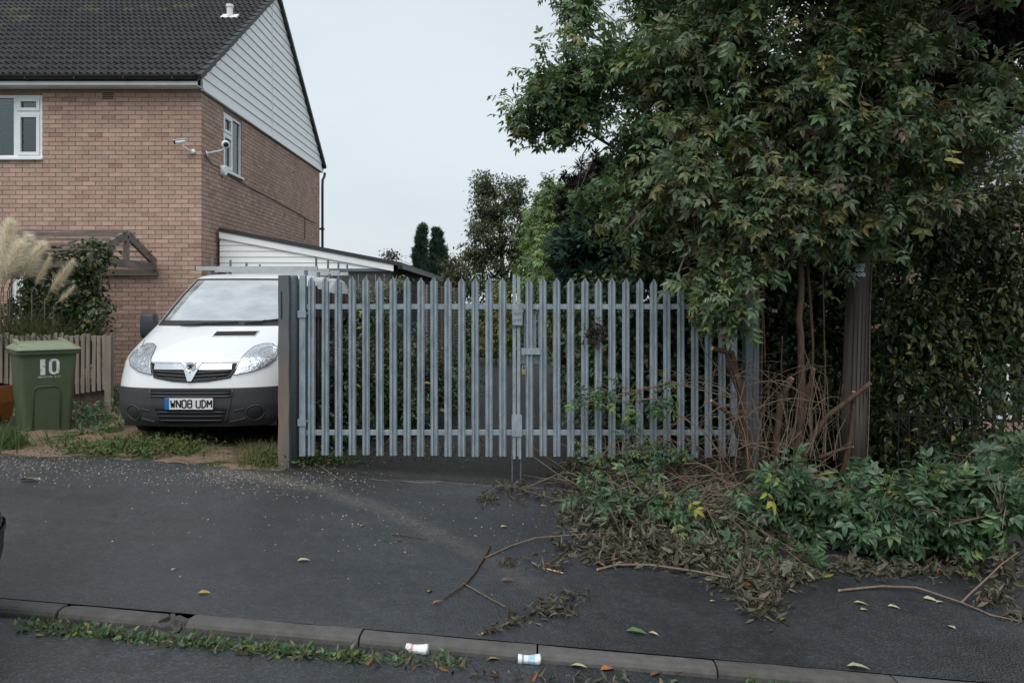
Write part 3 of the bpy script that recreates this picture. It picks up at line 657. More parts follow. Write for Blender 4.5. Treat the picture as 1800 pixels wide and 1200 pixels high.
# ================================================================ porch canopy
PX, PY0, PY1 = -6.02, 11.44, 13.44; PZ = EYE+.61; PXL = -7.75
porch = empty('porch_canopy', (PX, PY0, float(gz(PX))), 'weathered timber porch canopy with a small gable truss on the brick wall', 'porch')
def truss(x):
    mb = MB(); mb.beam((x, PY0-.02, PZ), (x, PY1, PZ), .05, .12); mb.build('tie_beam', M['wood_h'], porch)
    ym = (PY0+PY1)/2
    for a, b_ in (((x+.004, PY0-.12, PZ+.02), (x+.004, ym, PZ+.46)), ((x+.004, PY1-.02, PZ+.06), (x+.004, ym, PZ+.46))):
        mb = MB(); mb.beam(a, b_, .05, .13); mb.build('rafter', M['wood_h'], porch)
    mb = MB(); mb.beam((x-.004, ym, PZ+.05), (x-.004, ym, PZ+.44), .06, .09, (0, 1, 0)); mb.build('king_post', M['wood_grey'], porch)
truss(PX); truss(PXL)
for k in range(5):
    for s in (0, 1):
        f = .08+k*.2; ym = (PY0+PY1)/2; y = (PY0-.08)+(ym-PY0+.08)*f if s == 0 else PY1-.04-(PY1-.04-ym)*f; z = PZ+.12+.42*f
        mb = MB(); mb.beam((PX+.02+rnd.uniform(0, .06), y, z), (PXL-.05-rnd.uniform(0, .15), y, z+rnd.uniform(-.01, .03)), .05, .025); mb.build('batten', M['wood_h'], porch)
mb = MB(); mb.beam((PX, PY0+.14, float(gz(PX))), (PX, PY0+.14, PZ-.06), .075, .075, (0, 1, 0)); mb.build('post', M['wood_grey'], porch)
mb = MB(); mb.beam((PXL, PY0+.14, float(gz(PXL))), (PXL, PY0+.14, PZ-.06), .075, .075, (0, 1, 0)); mb.build('post', M['wood_grey'], porch)
mb = MB(); mb.beam((PX-.03, PY0+.12, PZ-.05), (PXL+.03, PY0+.12, PZ-.05), .05, .1); mb.build('wall_plate', M['wood_h'], porch)
mb = MB(); mb.beam((PX+.03, PY1+.02, PZ-.1), (PXL, PY1+.02, PZ-.1), .06, .1); mb.build('wall_plate', M['wood_h'], porch)
# fallen-in slats at the left end
for a, b_ in (((82, 441), (138, 421)), ((85, 455), (131, 432)), ((92, 449), (150, 437)), ((88, 432), (126, 444))):
    mb = MB(); mb.beam(P(*a, 11.5), P(*b_, 12.4), .05, .022); mb.build('loose_slat', M['wood_h'], porch)

# ================================================================ picket fence
FY = 10.6; fs = FPX/FY
fence = empty('picket_fence', ((100-CX)/fs, FY, float(gz(-6))), 'low weathered picket fence of narrow round-topped slats behind the green bin', 'fence')
q = MB(); wv = .047; hh = .80
pts = [(-wv/2, 0), (wv/2, 0), (wv/2, hh-.02), (wv*.3, hh-.004), (0, hh), (-wv*.3, hh-.004), (-wv/2, hh-.02)]
q.prism(pts, 'y', -.012, .012); pick = q.mesh('picket', M['wood_grey'])
x = (184-CX)/fs; k = 0
while x > (-420-CX)/fs:
    pxx = CX+x*fs; zt = EYE-(587+2*math.sin(k*1.3)-HY)/fs+rnd.uniform(-.012, .01); zb_ = EYE-(np.interp(pxx, [0, 120, 190], [672, 694, 684])-HY)/fs
    link('picket', pick, fence, Vector((x, FY, zb_))-wloc(fence), (0, rnd.uniform(-.012, .012), 0), (1, 1, (zt-zb_)/hh)); x -= .0735+rnd.uniform(-.004, .004); k += 1
for z in (.42, .98):
    mb = MB(); zz = z+.28-.05; mb.box((x, FY+.014, zz), ((186-CX)/fs, FY+.055, zz+.07)); mb.build('rail', M['wood_h'], fence)
mb = MB(); xr = (191-CX)/fs; mb.box((xr-.04, FY-.03, float(gz(xr))-.1), (xr+.04, FY+.06, EYE-(590-HY)/fs)); mb.build('post', M['wood_grey'], fence)
mb = MB(); mb.box((x, FY+.06, float(gz(-6))-.1), (xr-.05, FY+.1, .62)); mb.build('gravel_board', M['wood_dark'], fence)

# ================================================================ wheelie bin
BY = 9.0; bs = FPX/BY
bx0, bx1 = (36-CX)/bs, (125-CX)/bs; bcx = (bx0+bx1)/2; bz = EYE-(769-HY)/bs
wb = empty('wheelie_bin', ((86-CX)/bs, BY, bz), 'green wheelie bin with white number 10 beside the picket fence', 'bin', rot=(0, 0, R(40)))
def ring(hw, y0, y1, z, r=.05, n=4):
    out = []
    for cx_, cy_, a0 in ((hw-r, y0+r, -90), (hw-r, y1-r, 0), (-hw+r, y1-r, 90), (-hw+r, y0+r, 180)):
        for k in range(n+1):
            a = R(a0+90*k/n); out.append((cx_+r*math.cos(a), cy_+r*math.sin(a), z))
    return out
def loft(mb, rings, cap=True):
    n = len(rings[0]); mb.add([p for q_ in rings for p in q_], [(i*n+k, i*n+(k+1) % n, (i+1)*n+(k+1) % n, (i+1)*n+k) for i in range(len(rings)-1) for k in range(n)]+([tuple(range(n))[::-1], tuple((len(rings)-1)*n+k for k in range(n))] if cap else []))
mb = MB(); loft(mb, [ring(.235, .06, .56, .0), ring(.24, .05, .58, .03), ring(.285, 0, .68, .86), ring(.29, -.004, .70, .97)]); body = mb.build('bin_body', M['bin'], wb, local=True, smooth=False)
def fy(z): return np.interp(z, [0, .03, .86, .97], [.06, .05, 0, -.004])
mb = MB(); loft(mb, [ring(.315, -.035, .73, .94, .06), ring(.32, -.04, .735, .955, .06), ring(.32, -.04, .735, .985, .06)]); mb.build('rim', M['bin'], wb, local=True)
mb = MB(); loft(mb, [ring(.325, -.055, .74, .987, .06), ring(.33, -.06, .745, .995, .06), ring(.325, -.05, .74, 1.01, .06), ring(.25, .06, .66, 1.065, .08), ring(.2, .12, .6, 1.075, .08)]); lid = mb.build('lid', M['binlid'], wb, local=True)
for s in (-1, 1):
    mb = MB(); mb.beam((s*.255, .0, 1.02), (s*.235, .68, 1.085), .05, .03); mb.build('lid_rib', M['binlid'], lid, local=True)
mb = MB(); mb.box((-.26, .70, .93), (.26, .76, .96)); mb.tube([(-.24, .78, .95), (.24, .78, .95)], .016, 8); mb.build('handle', M['bin'], wb, local=True)
for s in (-1, 1):
    mb = MB(); mb.lathe([(.03, -.03), (.1, -.03), (.1, .03), (.03, .03)], (s*.27, .6, .1), (1, 0, 0), 16); mb.build('wheel', M['rubber'], wb, local=True)
# raised panel outline on the front
pp = [(-.15, .05), (-.15, .52), (-.135, .56), (-.10, .58), (.07, .58), (.105, .56), (.12, .52), (.12, .05)]
mb = MB(); mb.tube([(x, float(fy(z))-.002, z) for x, z in pp], .009, 6); mb.build('panel_ridge', M['bin'], wb, local=True, smooth=True)
def text_mesh(s, size, m, name='lettering', ext=.0, sx=1., sy=1., sp=1.):
    cu = bpy.data.curves.new(name, 'FONT'); cu.body = s; cu.size = size; cu.align_x = 'CENTER'; cu.align_y = 'CENTER'; cu.extrude = ext; cu.space_character = sp
    ob = bpy.data.objects.new(name, cu); col.objects.link(ob); bpy.context.view_layer.update()
    me = bpy.data.meshes.new_from_object(ob.evaluated_get(bpy.context.evaluated_depsgraph_get())); bpy.data.objects.remove(ob); bpy.data.curves.remove(cu)
    n = len(me.vertices); v = np.zeros(n*3, np.float32); me.vertices.foreach_get('co', v); v = v.reshape(-1, 3); v[:, 0] *= sx; v[:, 1] *= sy; me.vertices.foreach_set('co', v.ravel())
    me.name = name; me.materials.clear(); me.materials.append(m); return me
def stroke(mb, pts, w_, d=.002):
    for a, b_ in zip(pts[:-1], pts[1:]): mb.beam(a, b_, w_, d, (0, -1, 0))
zc = .80; yy = float(fy(zc))-.004; tilt = math.atan(.05/.83)
# stencilled 10: bold figures
mb = MB(); mb.box((-.086, yy-.001, zc-.088), (-.036, yy+.001, zc+.088)); mb.build('lettering', M['whitepaint'], wb, local=True)
mb = MB(); o8 = [(.0, -.04), (.01, -.062), (.03, -.072), (.055, -.072), (.078, -.062), (.088, -.04), (.088, .042), (.078, .064), (.055, .075), (.03, .075), (.01, .064), (.0, .042)]
i8 = [(x*.42+.044*.58, z*.72) for x, z in o8]; n8 = len(o8)
mb.add([(x*1.2, yy-.001, zc+z*1.2) for x, z in o8]+[(x*1.2, yy-.001, zc+z*1.2) for x, z in i8], [(k, (k+1) % n8, n8+(k+1) % n8, n8+k) for k in range(n8)]); mb.build('lettering', M['whitepaint'], wb, local=True, fix=False)
me = text_mesh('BRISTOL C.C.', .04, M['whitepaint'], sx=1.0, sy=.7); link('lettering', me, wb, (.01, float(fy(.688))-.004, .688), (R(90)+tilt, 0, 0))

# ================================================================ lofted vehicle bodies
class Loft:
    def __init__(s, z, F, W, K, Lb, Rb=None):
        s.z, s.F, s.W, s.K, s.L = z, F, W, K, Lb; s.Rb = Rb or [0]*len(z)
    def par(s, z):
        return [float(np.interp(z, s.z, a)) for a in (s.F, s.W, s.K, s.Rb)]
    def front(s, t, z, off=0.):
        F, W, K, _ = s.par(z); u = min(abs(t), 1.); y = F+K*(1-(1-u**2.3)**(1/1.9))
        p = Vector((W*t, y, z))
        if off:
            e = .01; a = s.front(max(-1, t-e), z); b = s.front(min(1, t+e), z); c = s.front(t, z-e); d = s.front(t, z+e)
            n = (b-a).cross(d-c)
            if n.y > 0: n = -n
            p = p+n.normalized()*off
        return p
    def ring(s, z, ts, ny, off=0.):
        F, W, K, Rb = s.par(z); f = [s.front(t, z, off) for t in ts]; yr = s.L-Rb; cr = .10; o = off
        ys0 = F+K; side = [ys0+(yr-cr-ys0)*k/ny for k in range(1, ny+1)]
        r = f+[Vector((W+o, y, z)) for y in side]
        r += [Vector((W-cr+cr*math.cos(a)+o, yr-cr+cr*math.sin(a), z)) for a in (R(30), R(60), R(90))]
        r += [Vector((W*k, yr+o, z)) for k in (.5, 0, -.5)]
        r += [Vector((-W+cr-cr*math.cos(a)-o, yr-cr+cr*math.sin(a), z)) for a in (R(90), R(60), R(30))]
        r += [Vector((-W-o, y, z)) for y in side[::-1]]
        return r
def loft_mesh(L, zs, ts, ny, keep, off=0., captop=False, capbot=False):
    rings = [L.ring(z, ts, ny, off) for z in zs]; n = len(rings[0]); mb = MB()
    V = [p for r in rings for p in r]; F = []
    for i in range(len(zs)-1):
        for k in range(n):
            f = (i*n+k, i*n+(k+1) % n, (i+1)*n+(k+1) % n, (i+1)*n+k); c = (V[f[0]]+V[f[1]]+V[f[2]]+V[f[3]])/4
            tt = (ts[k]+ts[k+1])/2 if k < len(ts)-1 else None
            if keep(c, tt): F.append(f)
    if captop: F.append(tuple((len(zs)-1)*n+k for k in range(n)))
    if capbot: F.append(tuple(range(n))[::-1])
    mb.add(V, F); return mb
def grid_patch(L, t0, t1, z0, z1, nt_, nz, off, tfun=None):
    mb = MB(); vs = []
    for j in range(nz+1):
        z = z0+(z1-z0)*j/nz
        for i in range(nt_+1):
            t = t0+(t1-t0)*i/nt_
            if tfun: t = tfun(t, z)
            vs.append(L.front(t, z, off))
    mb.add(vs, [(j*(nt_+1)+i, j*(nt_+1)+i+1, (j+1)*(nt_+1)+i+1, (j+1)*(nt_+1)+i) for j in range(nz) for i in range(nt_)]); return mb
def poly_patch(L, poly, off, rings=4, dome=0., dens=3):
    """star-shaped outline in (t,z) laid on the nose surface"""
    pts = []
    for a, b in zip(poly, poly[1:]+poly[:1]):
        for k in range(dens): pts.append((a[0]+(b[0]-a[0])*k/dens, a[1]+(b[1]-a[1])*k/dens))
    cx_ = sum(p[0] for p in pts)/len(pts); cz = sum(p[1] for p in pts)/len(pts); n = len(pts); mb = MB()
    vs = [L.front(cx_, cz, off+dome)]
    for r in range(1, rings+1):
        k = r/rings; vs += [L.front(cx_+(p[0]-cx_)*k, cz+(p[1]-cz)*k, off+dome*(1-k*k)) for p in pts]
    fs = [(0, 1+i, 1+(i+1) % n) for i in range(n)]
    for r in range(rings-1): fs += [(1+r*n+i, 1+(r+1)*n+i, 1+(r+1)*n+(i+1) % n, 1+r*n+(i+1) % n) for i in range(n)]
    mb.add(vs, fs); return mb, (cx_, cz)
def ptub(L, pts, rad, off, n=6, sub=4):
    path = []
    for a, b in zip(pts[:-1], pts[1:]):
        for k in range(sub): path.append(L.front(a[0]+(b[0]-a[0])*k/sub, a[1]+(b[1]-a[1])*k/sub, off))
    path.append(L.front(*pts[-1], off)); mb = MB(); mb.tube(path, rad, n); return mb
def wheel(parent, c, r=.32, w_=.2):
    o = empty('wheel', (0, 0, 0)); o.parent = parent; o.location = c
    mb = MB(); mb.lathe([(r*.62, -w_/2), (r*.92, -w_/2), (r, -w_/2+.03), (r, w_/2-.03), (r*.92, w_/2), (r*.62, w_/2)], (0, 0, 0), (1, 0, 0), 28); mb.build('tyre', M['rubber'], o, local=True, smooth=True)
    mb = MB(); mb.lathe([(.05, -w_*.32), (r*.3, -w_*.36), (r*.6, -w_*.42), (r*.63, -w_*.46), (r*.63, w_*.46), (r*.6, w_*.42), (r*.3, w_*.36), (.05, w_*.32)], (0, 0, 0), (1, 0, 0), 20); mb.build('rim', M['steel'], o, local=True, smooth=True)
    return o

# ================================================================ white van
VX, VY = -3.48, 8.6; VZ = float(gz(VX))-.01
van = empty('white_van', (VX, VY, VZ), 'white panel van with grey bumper parked between house and steel gate', 'van')
vz = [.20, .30, .45, .62, .72, .80, .90, .96, 1.00, 1.05, 1.12, 1.20, 1.28, 1.33, 1.50, 1.70, 1.88, 1.93, 1.96, 1.975]
vF = [.12, .04, .00, .00, .02, .04, .075, .12, .19, .30, .46, .65, .85, .97, 1.22, 1.51, 1.77, 1.92, 2.20, 2.70]
vW = [.89, .935, .95, .952, .952, .951, .95, .949, .947, .944, .94, .93, .92, .91, .872, .81, .735, .70, .62, .45]
vK = [.40, .42, .44, .46, .48, .50, .52, .54, .54, .53, .51, .48, .44, .40, .36, .33, .30, .28, .25, .2]
VL = Loft(vz, vF, vW, vK, 4.78, [.05, .02, 0, 0, 0, 0, 0, 0, 0, .01, .01, .02, .02, .03, .05, .08, .12, .16, .25, .5])
ts = sorted({round(x, 4) for x in list(np.linspace(-.9, .9, 25))+[-1, -.995, -.98, -.96, -.93, .93, .96, .98, .995, 1]})
ZW0, ZW1 = 1.335, 1.875
zs = sorted({round(z, 4) for z in list(np.linspace(.22, .64, 10))+list(np.linspace(.64, .90, 9))+list(np.linspace(.90, 1.335, 22))+list(np.linspace(ZW0, ZW1, 14))+[1.9, 1.92, 1.94, 1.955, 1.965, 1.972, 1.975]})
AX = (.95, 3.95)
def keep_body(c, t):
    if c.z < .64 and c.y < .62: return False                                    # bumper sits here
    if t is not None and abs(t) < .9 and ZW0 < c.z < ZW1 and c.y < 2.2: return False   # windscreen opening
    if any(math.hypot(c.y-a, c.z-.32) < .38 for a in AX) and abs(c.x) > .7 and c.z < .8 and t is None: return False
    return True
body = loft_mesh(VL, zs, ts, 26, keep_body, captop=True).build('body', M['paint_white'], van, local=True, smooth=True, fix=False)
mb = MB(); mb.box((-.85, .3, .2), (.85, 4.6, .62)); mb.build('underbody', M['darkgap'], van, local=True)
bump = loft_mesh(VL, list(np.linspace(.22, .643, 14)), ts, 26, lambda c, t: c.y < .66, off=.008).build('bumper', M['bumper'], van, local=True, smooth=True, fix=False)
# bumper: upper slot, lower grille, side seams, fog lamp pockets
def slot(z0, z1, t0, t1, bars, name, slope=0.):
    pl = [(t0, z1), (t1, z1), (t1-slope, z0), (t0+slope, z0)]; mb, _ = poly_patch(VL, pl, .011, 3, 0, 6); o = mb.build(name, M['darkgap'], bump, local=True)
    for z in bars:
        k = (z1-z)/(z1-z0)*slope; ptub(VL, [(t0+k+.005, z), (t1-k-.005, z)], .008, .014, 6, 12).build('grille_bar', M['bumper'], o, local=True, smooth=True)
slot(.565, .628, -.455, .455, [.592], 'upper_slot')
slot(.262, .425, -.415, .415, [.30, .345, .388], 'lower_grille', .07)
ptub(VL, [(-.46, .556), (.46, .556)], .012, .010, 8, 14).build('bumper_ledge', M['bumper'], bump, local=True, smooth=True)
for s in (-1, 1):
    ptub(VL, [(s*.475, .63), (s*.44, .45), (s*.385, .26)], .010, .006, 6, 5).build('bumper_crease', M['bumper'], bump, local=True, smooth=True)
    ell = [(s*.70+.085*math.cos(a), .37+.072*math.sin(a)) for a in np.linspace(0, 2*math.pi, 14, endpoint=False)]
    mb, c = poly_patch(VL, ell, .012, 3, .012, 2); fo = mb.build('fog_blank', M['trim'], bump, local=True, smooth=True)
    ptub(VL, [(s*.70+.095*math.cos(a), .37+.082*math.sin(a)) for a in np.linspace(0, 2*math.pi, 17)], .008, .010, 6, 2).build('fog_ring', M['bumper'], fo, local=True, smooth=True)
    ptub(VL, [(s*.60, .42), (s*.48, .40)], .007, .012, 6, 3).build('bumper_crease', M['bumper'], bump, local=True)
    ptub(VL, [(s*.60, .31), (s*.44, .28)], .010, .010, 6, 3).build('bumper_crease', M['bumper'], bump, local=True)
# number plate
pw, ph, pz = .52, .122, .480; y0 = -.028
mb = MB(); mb.box((-pw/2, y0, pz-ph/2), (pw/2, y0+.008, pz+ph/2)); plate = mb.build('number_plate', M['platewhite'], van, local=True, bevel=.003)
mb = MB(); mb.box((-pw/2+.001, y0-.002, pz-ph/2+.001), (-pw/2+.05, y0-.0005, pz+ph/2-.001)); mb.build('blue_band', M['plateblue'], plate, local=True)
GL = {'W': [[(0,1),(.22,0),(.5,.62),(.78,0),(1,1)]], 'N': [[(0,0),(0,1),(1,0),(1,1)]], '0': [[(.12,0),(0,.12),(0,.88),(.12,1),(.88,1),(1,.88),(1,.12),(.88,0),(.12,0)]],
      '8': [[(.12,0),(0,.1),(0,.42),(.1,.52),(.9,.52),(1,.42),(1,.1),(.88,0),(.12,0)], [(.1,.52),(.04,.6),(.04,.9),(.14,1),(.86,1),(.96,.9),(.96,.6),(.9,.52)]],
      'U': [[(0,1),(0,.12),(.12,0),(.88,0),(1,.12),(1,1)]], 'D': [[(.06,-.08),(.06,1.08)],[(-.14,1),(.62,1),(1,.68),(1,.32),(.62,0),(-.14,0)]], 'M': [[(0,0),(0,1),(.5,.4),(1,1),(1,0)]]}
x = -.192
for ch in 'WN08 UDM':
    if ch == ' ': x += .032; continue
    cw, chh = .043, .078; mb = MB()
    for st in GL[ch]: stroke(mb, [Vector((x+u*cw, y0-.0015, pz-chh/2+v*chh)) for u, v in st], .0145, .002)
    mb.build('lettering', M['ink'], plate, local=True); x += .0605
# grille and badge
gt = [(-.49, .905), (.49, .905), (.475, .85), (.43, .76), (.2, .725), (0, .715), (-.2, .725), (-.43, .76), (-.475, .85)]
mb, c = poly_patch(VL, gt, .006, 4, 0, 5); gr = mb.build('grille', M['darkgap'], van, local=True)
ptub(VL, gt[2:]+[gt[0]], .012, .008, 6, 5).build('grille_surround', M['trim'], gr, local=True, smooth=True)
for z, h_ in ((.822, .43), (.785, .40), (.75, .30)): ptub(VL, [(-h_, z), (0, z-.022), (h_, z)], .009, .014, 6, 10).build('grille_bar', M['bumper'], gr, local=True, smooth=True)
grid_patch(VL, -.44, .44, .838, .897, 24, 4, .018).build('chrome_bar', M['chrome'], gr, local=True, smooth=True)
vv = [(-.115, .905), (-.075, .905), (0, .79), (.075, .905), (.115, .905), (.022, .715), (-.022, .715)]
mb = MB(); q0 = [VL.front(t_, z_, .035) for t_, z_ in vv]; q1 = [VL.front(t_, z_, .012) for t_, z_ in vv]
mb.add(q0+q1, [(0, 1, 2, 6), (2, 3, 4, 5), (2, 5, 6)]+[(i, (i+1) % 7, 7+(i+1) % 7, 7+i) for i in range(7)]); bd = mb.build('badge_vee', M['chrome'], gr, local=True)
c = VL.front(0, .865, .035); mb = MB(); mb.lathe([(.058, -.01), (.060, 0), (.058, .008), (.050, .010), (.047, .004), (.0, .003)], c, (0, -1, .25), 22); mb.build('badge_ring', M['chrome'], gr, local=True, smooth=True)
mb = MB(); mb.lathe([(.0466, 0), (.0, .0005)], c+Vector((0, -.005, .002)), (0, -1, .25), 20); mb.build('badge_disc', M['steel'], gr, local=True)
mb = MB()                                             # winged beast holding a flag, in relief
for pl in ([(-.03, -.03), (-.012, -.012), (-.018, .008), (-.004, .022), (.010, .018), (.006, .004), (.02, -.006), (.012, -.03), (.0, -.018), (-.016, -.034)], [(.008, .02), (.034, .018), (.03, .004), (.012, .008)], [(-.036, .0), (-.02, .022), (-.014, .004)]):
    mb.prism([(x_, c.z+.006+z_) for x_, z_ in pl], 'y', c.y-.014, c.y-.008)
mb.build('badge_emblem', M['chrome'], gr, local=True)
# headlights, mirrored
def vanpix(px, py):
    y = .3
    for _ in range(60):
        Y = VY+y; x = (px-CX)/FPX*Y-VX; z = EYE-(py-HY)/FPX*Y-VZ; z = min(max(z, .25), 1.9); W = VL.par(z)[1]; t_ = max(-.985, min(.985, x/W))
        y = .6*y+.4*VL.front(t_, z).y
    return t_, z
hp = [vanpix(*p) for p in ((411, 659), (419, 640), (432, 621), (447, 609), (463, 604), (479, 604), (487, 612), (488, 622), (484, 632), (468, 643), (442, 653))]
for s in (-1, 1):
    pl = [(s*a, b) for a, b in hp]
    mb, c = poly_patch(VL, pl, .004, 4, .0, 3); hl = mb.build('headlight', M['reflector'], van, local=True, smooth=True)
    ptub(VL, pl+[pl[0]], .0035, .004, 6, 3).build('lamp_surround', M['trim'], hl, local=True)
    for f, rr in ((.30, .085), (-.40, .055)):
        ct, cz = c[0]+s*f*.26, c[1]+f*.16
        el = [(ct+rr*1.05*math.cos(a), cz+rr*.62*math.sin(a)) for a in np.linspace(0, 2*math.pi, 16, endpoint=False)]
        mb, _ = poly_patch(VL, el, .008, 4, -.05, 2); bw = mb.build('lamp_bowl', M['chrome'], hl, local=True, smooth=True)
        mb = MB(); mb.lathe([(.011, 0), (.013, .008), (.008, .02), (.003, .024)], VL.front(ct, cz, -.03), (0, -1, .2), 10); mb.build('bulb', M['platewhite'], bw, local=True, smooth=True)
    mb, _ = poly_patch(VL, pl, .022, 4, .01, 3); mb.build('lamp_lens', M['lens'], hl, local=True, smooth=True)
# bonnet shut-lines, scoop
hood = [(-.88, 1.13), (-.80, 1.045), (-.60, .955), (-.50, .915), (.50, .915), (.60, .955), (.80, 1.045), (.88, 1.13), (.93, 1.24), (.94, 1.32)]
ptub(VL, hood, .0035, .0005, 5, 8).build('bonnet_seam', M['trim'], van, local=True)
sc_ = [vanpix(*p) for p in ((373, 592), (381, 583), (456, 582), (448, 591))]
mb, _ = poly_patch(VL, sc_, .006, 3, 0, 4); mb.build('bonnet_scoop', M['darkgap'], van, local=True)
ptub(VL, sc_+[sc_[0]], .006, .006, 6, 3).build('scoop_edge', M['paint_white'], van, local=True, smooth=True)
# windscreen, cowl, wipers, cabin
grid_patch(VL, -.9, .9, ZW0, ZW1, 24, 12, .002).build('windscreen', M['windscreen'], van, local=True, smooth=True)
for s in (-1, 1): grid_patch(VL, s*.875, s*.935, ZW0-.02, ZW1, 3, 12, .004).build('windscreen_edge', M['trim'], van, local=True, smooth=True)
grid_patch(VL, -.9, .9, ZW1-.016, ZW1+.006, 24, 2, .004).build('windscreen_edge', M['trim'], van, local=True, smooth=True)
grid_patch(VL, -.92, .92, ZW0-.045, ZW0+.015, 24, 3, .005).build('cowl', M['trim'], van, local=True, smooth=True)
for a, b_ in ((vanpix(318, 574), vanpix(420, 569)), (vanpix(430, 571), vanpix(505, 562))):
    o = ptub(VL, [a, b_], .010, .022, 6, 8).build('wiper', M['ink'], van, local=True)
    ptub(VL, [(a[0]+.1, a[1]-.01), ((a[0]+b_[0])/2, (a[1]+b_[1])/2)], .008, .03, 6, 4).build('wiper_arm', M['ink'], o, local=True)
mb = MB(); mb.box((-.78, 1.12, 1.0), (.78, 1.55, 1.28)); mb.beam((-.76, 1.35, 1.29), (.76, 1.35, 1.29), .4, .06); mb.build('dashboard', M['cabin_d'], van, local=True, bevel=.03)
mb = MB(); mb.box((-.84, 2.55, .7), (.84, 2.58, 1.85)); mb.build('bulkhead', M['cabin'], van, local=True)
for x in (-.5, .1, .5):
    mb = MB(); mb.box((x-.2, 1.95, .95), (x+.2, 2.1, 1.55)); mb.box((x-.2, 1.6, .85), (x+.2, 2.0, .98)); st = mb.build('seat', M['cabin_d'], van, local=True, bevel=.04)
    mb = MB(); mb.box((x-.12, 1.98, 1.58), (x+.12, 2.08, 1.78)); mb.build('headrest', M['cabin_d'], st, local=True, bevel=.03)
mb = MB(); c = Vector((.45, 1.55, 1.22)); mb.tube([c+Vector((.18*math.cos(a), .06*math.sin(a), .17*math.sin(a))) for a in np.linspace(0, 2*math.pi, 20)], .014, 6); mb.build('steering_wheel', M['cabin_d'], van, local=True)
a = VL.front(.06, 1.40, -.10); mb = MB(); mb.prism([(a.x, a.z-.04), (a.x+.13, a.z-.04), (a.x+.11, a.z+.03), (a.x+.06, a.z+.05), (a.x+.02, a.z+.02)], 'y', a.y+.05, a.y+.10); mb.build('paper', M['platewhite'], van, local=True)
# mirrors, side glass, wheels
for s in (-1, 1):
    mb = MB(); loft(mb, [ring(.085, -.05, .06, 1.13, .04), ring(.10, -.07, .07, 1.18, .05), ring(.10, -.07, .07, 1.40, .05), ring(.08, -.05, .06, 1.44, .04)])
    mb.v = [(x+s*1.03, y+1.30, z) for x, y, z in mb.v]; mb.build('mirror', M['trim'], van, local=True, smooth=True)
    mb = MB(); xs_ = lambda z: s*(VL.par(z)[1]+.004)
    win = [(1.52, 1.27), (1.95, 1.72), (2.05, 1.78), (2.45, 1.78), (2.5, 1.72), (2.5, 1.27)]
    V_ = [Vector((xs_(z), y, z)) for y, z in win]; mb.add(V_, [tuple(range(6)) if s > 0 else tuple(range(6))[::-1]]); mb.build('side_window', M['cabin_d'], van, local=True, fix=False)
    mb = MB(); mb.tube([(s*(VL.par(z)[1]+.002), 2.58, z) for z in np.linspace(.35, 1.85, 12)], .004, 5); mb.build('door_seam', M['trim'], van, local=True)
    mb = MB(); mb.box((s*.955-.006, 1.3, .60), (s*.955+.02, 3.6, .70)); mb.build('rub_strip', M['bumper'], van, local=True)
    for a in AX: wheel(van, (s*.83, a, .31), .31, .19)
# ladder rack
for k, y in enumerate((2.30, 3.0, 3.7, 4.35)):
    mb = MB(); mb.box((-.84, y-.025, 2.01), (.82, y+.025, 2.065)); cb = mb.build('rack_bar', M['steel'], van, local=True)
    for x in (-.62, .80):
        mb = MB(); mb.box((x-.012, y-.015, 2.065), (x+.012, y+.015, 2.19)); mb.build('rack_peg', M['galv_d'], cb, local=True)
    for x in (-.66, .66):
        mb = MB(); mb.box((x-.02, y-.02, 1.93), (x+.02, y+.02, 2.01)); mb.build('rack_foot', M['galv_d'], cb, local=True)
mb = MB(); mb.box((-.85, 2.27, 2.005), (-.842, 2.33, 2.07)); mb.build('rack_end_cap', M['ink'], van, local=True)

# ================================================================ dark car at the kerb, only its corner in the frame
cb_ = .2; car_w = .86
CYc = ky(-3.2)-KW-.05-car_w; cx0 = (9.5-CX)/FPX*(CYc+car_w*.93); cz_ = float(gz(cx0-2))-.085
CLt = Loft([.20, .30, .42, .55, .60, .64, .80, .93, .98, 1.15, 1.32, 1.40, 1.44], [.14, .03, 0, 0, .02, .08, .12, .15, .18, .38, .60, .80, 1.3],
           [.80, .85, .86, .86, .86, .855, .86, .85, .83, .76, .68, .60, .40], [.25, .28, .30, .30, .30, .30, .32, .32, .32, .3, .28, .25, .2], 4.0,
           [.12, .03, 0, 0, .02, .05, .25, .95, 1.05, 1.35, 1.65, 1.85, 2.1])
cx0 = min((-3-CX)/FPX*(CYc+p.x)+p.y for p in (CLt.front(t_, .5, .008) for t_ in np.linspace(-1, 1, 80)))
car = empty('dark_car', (cx0, CYc, float(gz(cx0))-RD), 'dark blue parked car whose bumper corner shows at the kerb', 'car', rot=(math.atan(.066), 0, R(90)))
M['paint_navy'] = mk('navy_vehicle_paint', (.012, .018, .035), .25, .05, 3, coat=.7)
loft_mesh(CLt, [.22, .26, .3, .36, .42, .5, .55, .6, .64, .7, .75, .8, .86, .93, .955, .98, 1.03, 1.08, 1.15, 1.2, 1.26, 1.32, 1.36, 1.4, 1.42, 1.44], ts, 20,
          lambda c, t: not (t is None and abs(c.x) > .6 and any(math.hypot(c.y-a, c.z-.3) < .35 for a in (.75, 3.2))), captop=True).build('body', M['paint_navy'], car, local=True, smooth=True, fix=False)
loft_mesh(CLt, [.22, .28, .34, .42, .5, .55], ts, 20, lambda c, t: c.y < .36, off=.008).build('bumper', M['trim'], car, local=True, smooth=True, fix=False)
grid_patch(CLt, -.8, .8, 1.0, 1.34, 16, 8, .004).build('rear_window', M['cabin_d'], car, local=True, smooth=True)
